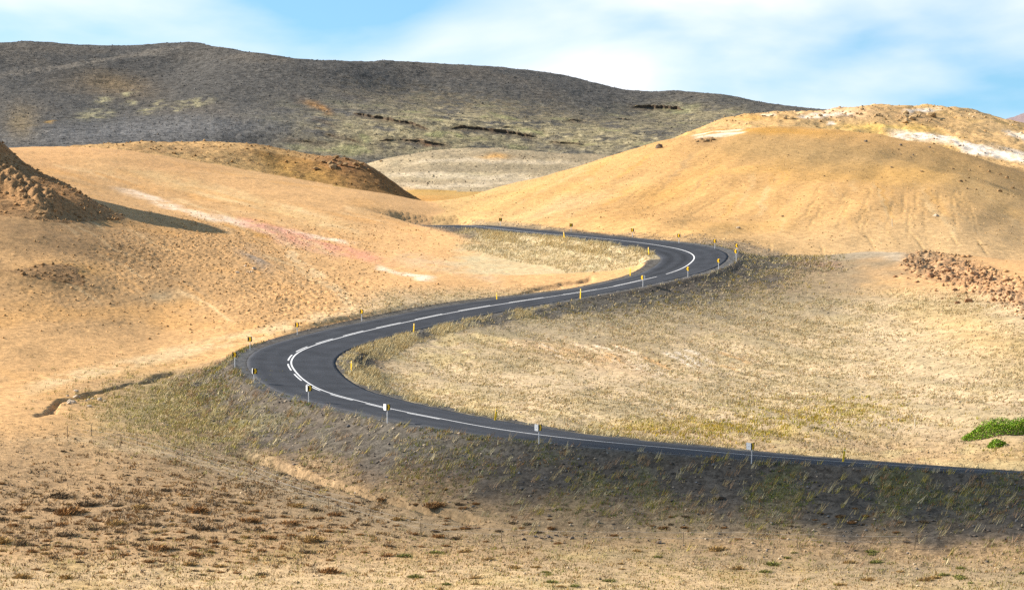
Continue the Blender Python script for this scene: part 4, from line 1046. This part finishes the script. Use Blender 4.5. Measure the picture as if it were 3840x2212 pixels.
parts.append(blades(p, rng.uniform(.08, .2, n), np.full(n, .035), pick([(.34, .30, .08), (.24, .24, .07), (.40, .24, .08), STRAW], n), 7, np.full(n, .24), (.2, -.1)))
stuff("heath_grass", parts, "low scattered heath grass on the foreground sand", "grass")
parts = []
p, u, v, r, c = sample((isg | isl) * (V < 1560) * offroad * (1 - inside) * sstep(-.2, .4, pat2), 9000); n = len(p)
parts.append(blades(p, rng.uniform(.05, .16, n), np.full(n, .05), pick([(.30, .19, .09), (.24, .18, .10), (.46, .33, .17), (.38, .22, .09)], n), 4, np.full(n, .16)))
stuff("slope_tufts", parts, "tiny dry tufts and crumbs on the left sandy slope", "grass")

# heath tussocks: the ones that show largest are things of their own
def tussock(seed, c1, c2):
    r = np.random.default_rng(seed); n = 150
    a = r.uniform(0, 6.283, n); rr = np.sqrt(r.random(n)); x = rr * np.cos(a); y = rr * np.sin(a) * .8
    z = .42 * (1 - rr ** 2) * (1 + .3 * r.normal(size=n))
    L_ = r.uniform(.25, .6, n); ta = r.uniform(0, 3.14, n); w = .07
    d = np.c_[np.cos(ta), np.sin(ta), np.zeros(n)] * w; b0 = np.c_[x, y, np.clip(z, 0, 1) - .12]
    tip = b0 + np.c_[x * .35 + .15 + r.normal(0, .12, n), y * .35 + r.normal(0, .12, n), L_]
    v = np.stack([b0 - d, b0 + d, tip], 1).reshape(-1, 3)
    m = r.random((n, 1)); c = (np.array(c1) * m + np.array(c2) * (1 - m)) * r.uniform(.7, 1.3, (n, 1)); c = np.repeat(c, 3, 0)
    # cushion under the blades
    k = 10; ring = [(math.cos(6.283 * i / k) * .92, math.sin(6.283 * i / k) * .74, -.1) for i in range(k)]; ring2 = [(q[0] * .7, q[1] * .7, .2) for q in ring]
    cv = np.array(ring + ring2 + [(0, 0, .38)]); cf = []
    for i in range(k): j = (i + 1) % k; cf += [(i, j, k + j), (i, k + j, k + i), (k + i, k + j, 2 * k)]
    nv = len(v); V_ = np.concatenate([v, cv]); F = np.concatenate([np.arange(nv).reshape(-1, 3), np.array(cf) + nv]); Cc = np.concatenate([c, np.tile(np.array(c2) * .75, (len(cv), 1))])
    o = mesh_np("tussock", V_, F, M_GRASS, {"col": np.clip(Cc, .005, .9)}); me = o.data; bpy.data.objects.remove(o); return me
KINDS = {"rust": ((.33, .17, .06), (.19, .105, .045), "rust brown heath tussock on the foreground slope"), "dark": ((.20, .135, .075), (.12, .085, .05), "dark brown heather cushion on the foreground slope"),
         "straw": ((.44, .29, .11), (.24, .15, .06), "straw coloured grass tussock on the foreground slope"), "green": ((.26, .26, .07), (.14, .13, .045), "dull green tuft on the flat foreground sand")}
tmesh = {k: [tussock(300 + 10 * j + i, a, b_) for i in range(4)] for j, (k, (a, b_, l)) in enumerate(KINDS.items())}
cnt = 0
def put_tuss(u, v, wid, kind, label, group):
    p = hit(u, v)
    if p is None: return
    o = put("heath_tussock", random.choice(tmesh[kind]), None, loc=(p[0], p[1], p[2]), rot=(0, 0, random.uniform(-.5, .5)), scale=(wid, wid * random.uniform(.7, 1.1), wid * random.uniform(.45, .75)))
    tag(o, label, "tussock", group)
k = 0; seen = []; tries = 0
while k < 250 and tries < 20000:
    tries += 1
    u = random.uniform(-20, 1750); v = random.triangular(1700, 2180, 1990)
    dens = math.exp(-((u - 500) / 800) ** 2 - ((v - 1990) / 130) ** 2)
    if random.random() > dens + .04: continue
    kind = random.choices(("rust", "dark", "straw"), (.45, .35, .2))[0]
    wid = min(.55, .14 + random.expovariate(6.5)) * (1.35 if v > 1880 else .75)
    if any(abs(u - a) < 62 * (wid + c_) and abs(v - b_) < 26 * (wid + c_) for a, b_, c_ in seen): continue
    seen.append((u, v, wid))
    size = "small" if wid < .3 else ("wide" if wid > .46 else "middling")
    place = ("high up near the fence" if v < 1880 else "low down near the bottom edge" if v > 2060 else "at the left edge" if u < 300 else "in the left half of the dense heath" if u < 700 else "in the right half of the dense heath" if u < 1150 else "right of the dense heath")
    put_tuss(u, v, wid, kind, size + " " + KINDS[kind][2].split(" on the")[0] + " " + place, kind + " tussocks of the heath slope"); k += 1
for k in range(40):
    put_tuss(random.uniform(1500, 3840), random.uniform(2060, 2205), random.uniform(.2, .5), random.choice(("green", "green", "straw")), None, None)
for o in [o for o in COL.objects if o.name.startswith("heath_tussock") and not o.get("label")]:
    kd = "green" if o.data in tmesh["green"] else "straw"
    tag(o, KINDS["green"][2] if kd == "green" else "straw tuft on the flat foreground sand at lower right", "tussock", "tufts of the foreground sand")
for u, v, wd, kd, lab in [(262, 1925, 1.0, "rust", "widest brown tussock, at left below the fence"), (225, 1862, .85, "dark", "dark olive tussock alone above the heath at left"), (2690, 2062, .6, "straw", "spiky brown tuft at the foot of a fence post in the middle foreground"), (236, 1693, .28, "dark", "small dark round bush high on the sandy slope below the fence")]:
    put_tuss(u, v, wd, kd, lab, None)
# the many small ones
w = fg * np.clip(blob(480, 1960, 800, 170) + .25 * blob(900, 1800, 700, 100) + .2 * blob(2700, 1980, 900, 40), 0, 1) * (.35 + .65 * sstep(-.3, .4, pat2))
p, u, v, r, c = sample(w, 1900); n = len(p)
stuff("heath_cushions", [blades(p, rng.uniform(.10, .26, n), np.full(n, .05), pick([(.32, .18, .07), (.22, .155, .095), (.38, .25, .12), (.26, .18, .10)], n), 11, rng.uniform(.07, .22, n), (.15, -.05), .5)], "small brown heather cushions between the larger tussocks", "heath")
# rust tussocks on the lower embankment
for k in range(46):
    put_tuss(random.uniform(1650, 3500), random.gauss(1965, 35), random.uniform(.16, .34), random.choice(("rust", "rust", "dark")), "rust brown tuft at the foot of the dark embankment", "tufts at the embankment foot")

# green plants at the right
M_LEAF, nt, b = newmat("green_leaf")
at = nt.nodes.new("ShaderNodeAttribute"); at.attribute_name = "col"; nt.links.new(at.outputs["Color"], b.inputs["Base Color"]); b.inputs["Roughness"].default_value = .55
def green_plant(px, py, L_, W_, H_, n, label):
    p = hit(px, py); t = empty("green_plant", p); tag(t, label, "plant")
    a = rng.uniform(0, 6.283, n); rr = np.sqrt(rng.random(n)); x = rr * np.cos(a) * L_; y = rr * np.sin(a) * W_
    lum = .55 + .6 * fbm(x / .7, y / .7, 77, 2) + .25 * rng.random(n)
    top = H_ * np.clip(1 - rr ** 3, .12, 1) * np.clip(lum + .3, .3, 1.2)
    z = top * rng.random(n) ** .45
    gz = np.array([ground_z(p[0] + xx, p[1] + yy) for xx, yy in zip(x, y)]) - p[2]
    z += gz
    d = rng.normal(size=(n, 3)); d[:, 2] = np.abs(d[:, 2]) * .8 + .3; d /= np.linalg.norm(d, axis=1)[:, None]
    e = np.cross(d, rng.normal(size=(n, 3))); e /= np.linalg.norm(e, axis=1)[:, None]
    l = rng.uniform(.07, .15, n)[:, None]; c = np.c_[x, y, z]
    q = np.stack([c, c + d * l * .5 + e * l * .32, c + d * l, c + d * l * .5 - e * l * .32], 1).reshape(-1, 3)
    br = rng.random((n, 1)) < .10
    cc = np.where(br, (.20, .13, .05), np.array([.17, .34, .025]) * rng.uniform(.55, 1.35, (n, 1)) + np.c_[rng.uniform(0, .07, n), np.zeros(n), np.zeros(n)])
    o = mesh_np("foliage", q, np.arange(4 * n).reshape(-1, 4), M_LEAF, {"col": np.repeat(cc, 4, 0)}, parent=t)
    k = 60; sv, sf = [], []
    for i in rng.choice(n, k): 
        b0 = np.array([x[i] * .9, y[i] * .9, gz[i] - .05]); tp = c[i]; j = len(sv)
        sv += [b0 + (.012, 0, 0), b0 + (-.012, 0, 0), tp]; sf.append((j, j + 1, j + 2))
    put("stems", pymesh("stems", sv, sf, M_WOOD), t)["kind"] = "stuff"
green_plant(3765, 1624, 3.3, 1.3, 1.0, 9000, "large lush green plant patch on the sand at the right edge")
green_plant(3738, 1672, .72, .5, .45, 1300, "small green plant in front of the large lush green patch")

# ------------------------------------------------------------------ loose stones and crumbs, too many to count
M_CRUMB, nt, b = newmat("loose_stone")
at = nt.nodes.new("ShaderNodeAttribute"); at.attribute_name = "col"; nt.links.new(at.outputs["Color"], b.inputs["Base Color"]); b.inputs["Roughness"].default_value = .95; b.inputs["Specular IOR Level"].default_value = .05
OCT = np.array([(1, 0, 0), (0, 1, 0), (-1, 0, 0), (0, -1, 0), (0, 0, 1), (0, 0, -.6)], float); OF = np.array([(0, 1, 4), (1, 2, 4), (2, 3, 4), (3, 0, 4), (1, 0, 5), (2, 1, 5), (3, 2, 5), (0, 3, 5)])
def crumbs(mask, n, s0, s1, cols, keep=.5):
    p, u, v, r, c = sample(mask, n); q = rng.random(n)
    sz_ = s0 * (s1 / s0) ** (q ** 2.2) * .5
    vv = OCT[None] * (1 + .35 * rng.normal(size=(n, 6, 1))) * sz_[:, None, None] * np.stack([rng.uniform(.8, 1.4, n), rng.uniform(.8, 1.4, n), rng.uniform(.6, 1.0, n)], -1)[:, None, :]
    a = rng.uniform(0, 6.28, n); ca, sa = np.cos(a)[:, None], np.sin(a)[:, None]
    vv = np.stack([vv[..., 0] * ca - vv[..., 1] * sa, vv[..., 0] * sa + vv[..., 1] * ca, vv[..., 2]], -1) + p[:, None, :] + np.array([0, 0, 1.0]) * sz_[:, None, None] * .25
    cc = col[r, c] * keep + pick(cols, n) * (1 - keep); cc = np.clip(cc * rng.uniform(.7, 1.3, (n, 1)), .01, .9)
    return vv.reshape(-1, 3), (OF[None] + 6 * np.arange(n)[:, None, None]).reshape(-1, 3), np.repeat(cc, 6, 0)
def crumb_stuff(name, label, *parts):
    v, f, c, k = [], [], [], 0
    for a, b_, d in parts: v.append(a); f.append(b_ + k); c.append(d); k += len(a)
    tag(mesh_np(name, np.concatenate(v), np.concatenate(f), M_CRUMB, {"col": np.concatenate(c)}), label, "stones", kind="stuff")
BR, DK, LT = (.25, .15, .07), (.13, .11, .095), (.52, .42, .30)
crumb_stuff("valley_stones", "loose stones and crumbs strewn over the valley ground", crumbs(isg * (V < 1560) * (1 - inside) * offroad * (1 - grav) * sstep(-.6, .3, pat), 12000, .06, .30, [BR, BR, (.38, .24, .12), DK]),
            crumbs(inside * offroad * (1 - grav), 6000, .06, .25, [BR, GREY, DK, LT]), crumbs(grav * offroad * cwt, 11000, .05, .26, [DK, (.22, .22, .22), (.10, .10, .105), LT], .3), crumbs(fg, 5000, .05, .22, [BR, DK, LT]),
            crumbs(np.clip(clod, 0, 1) * isg * offroad, 9000, .10, .34, [BR, (.42, .27, .13), (.50, .34, .17)], .6), crumbs(lump, 1600, .12, .7, [BR, (.36, .20, .10)]), crumbs(isl * 1.0, 3500, .10, .6, [BR, (.30, .20, .10)]))
crumb_stuff("hill_stones", "loose stones strewn over the ochre hill and the mounds behind", crumbs(isy * offroad, 8000, .07, .30, [BR, (.40, .26, .11), (.55, .40, .22)]), crumbs(isr * 1.0, 4000, .15, .8, [BR, (.38, .25, .12), LT]),
            crumbs(isb * (V < 760), 3500, .15, .8, [(.16, .085, .035), BR]), crumbs(ise * 1.0, 2500, .2, .7, [DK, GREY]))
crumb_stuff("mountain_scree", "scree stones strewn over the dark mountain", crumbs(isf * (V < 640), 20000, .22, .85, [(.075, .073, .07), (.11, .105, .10), (.22, .21, .195), (.15, .12, .09)], .45))

# ------------------------------------------------------------------ an unseen cloud, added out of view to the left to shade the near stretch
def shade_cloud(cx, cy, half_x, half_y, rot, alt, label):
    k = (alt - 14.0) / sz
    o_ = np.array([cx + sx * k, cy + sy * k, alt])
    m, nt, b = newmat("shade_cloud_vapour"); nt.nodes.remove(b)
    out = nt.nodes["Material Output"]; tr = nt.nodes.new("ShaderNodeBsdfTransparent"); df = nt.nodes.new("ShaderNodeBsdfDiffuse"); df.inputs[0].default_value = (.9, .9, .9, 1)
    mx = nt.nodes.new("ShaderNodeMixShader"); mx.inputs[0].default_value = .048; nt.links.new(tr.outputs[0], mx.inputs[1]); nt.links.new(df.outputs[0], mx.inputs[2]); nt.links.new(mx.outputs[0], out.inputs[0])
    import bmesh
    bm = bmesh.new(); r = np.random.default_rng(5)
    for i in range(130):
        a = r.uniform(0, 6.28); q = math.sqrt(r.random()) * 1.05
        x, y = q * math.cos(a) * half_x, q * math.sin(a) * half_y
        rad = r.uniform(4.5, 9.5) * (1.2 - .4 * q)
        M_ = Matrix.Translation((x, y, r.uniform(-2, 3))) @ Matrix.Diagonal((rad * 1.6, rad, rad * .55, 1))
        bmesh.ops.create_icosphere(bm, subdivisions=3, radius=1, matrix=M_)
    me = bpy.data.meshes.new("shade_cloud"); bm.to_mesh(me); bm.free(); me.materials.append(m)
    c_ = put("shade_cloud", me, None, loc=o_, rot=(0, 0, rot)); tag(c_, label, "shade_cloud", kind="stuff")
shade_cloud(46, 161, 56, 8.5, R(-9), 220, "thin white cloudlet added out of view to shade the near stretch")
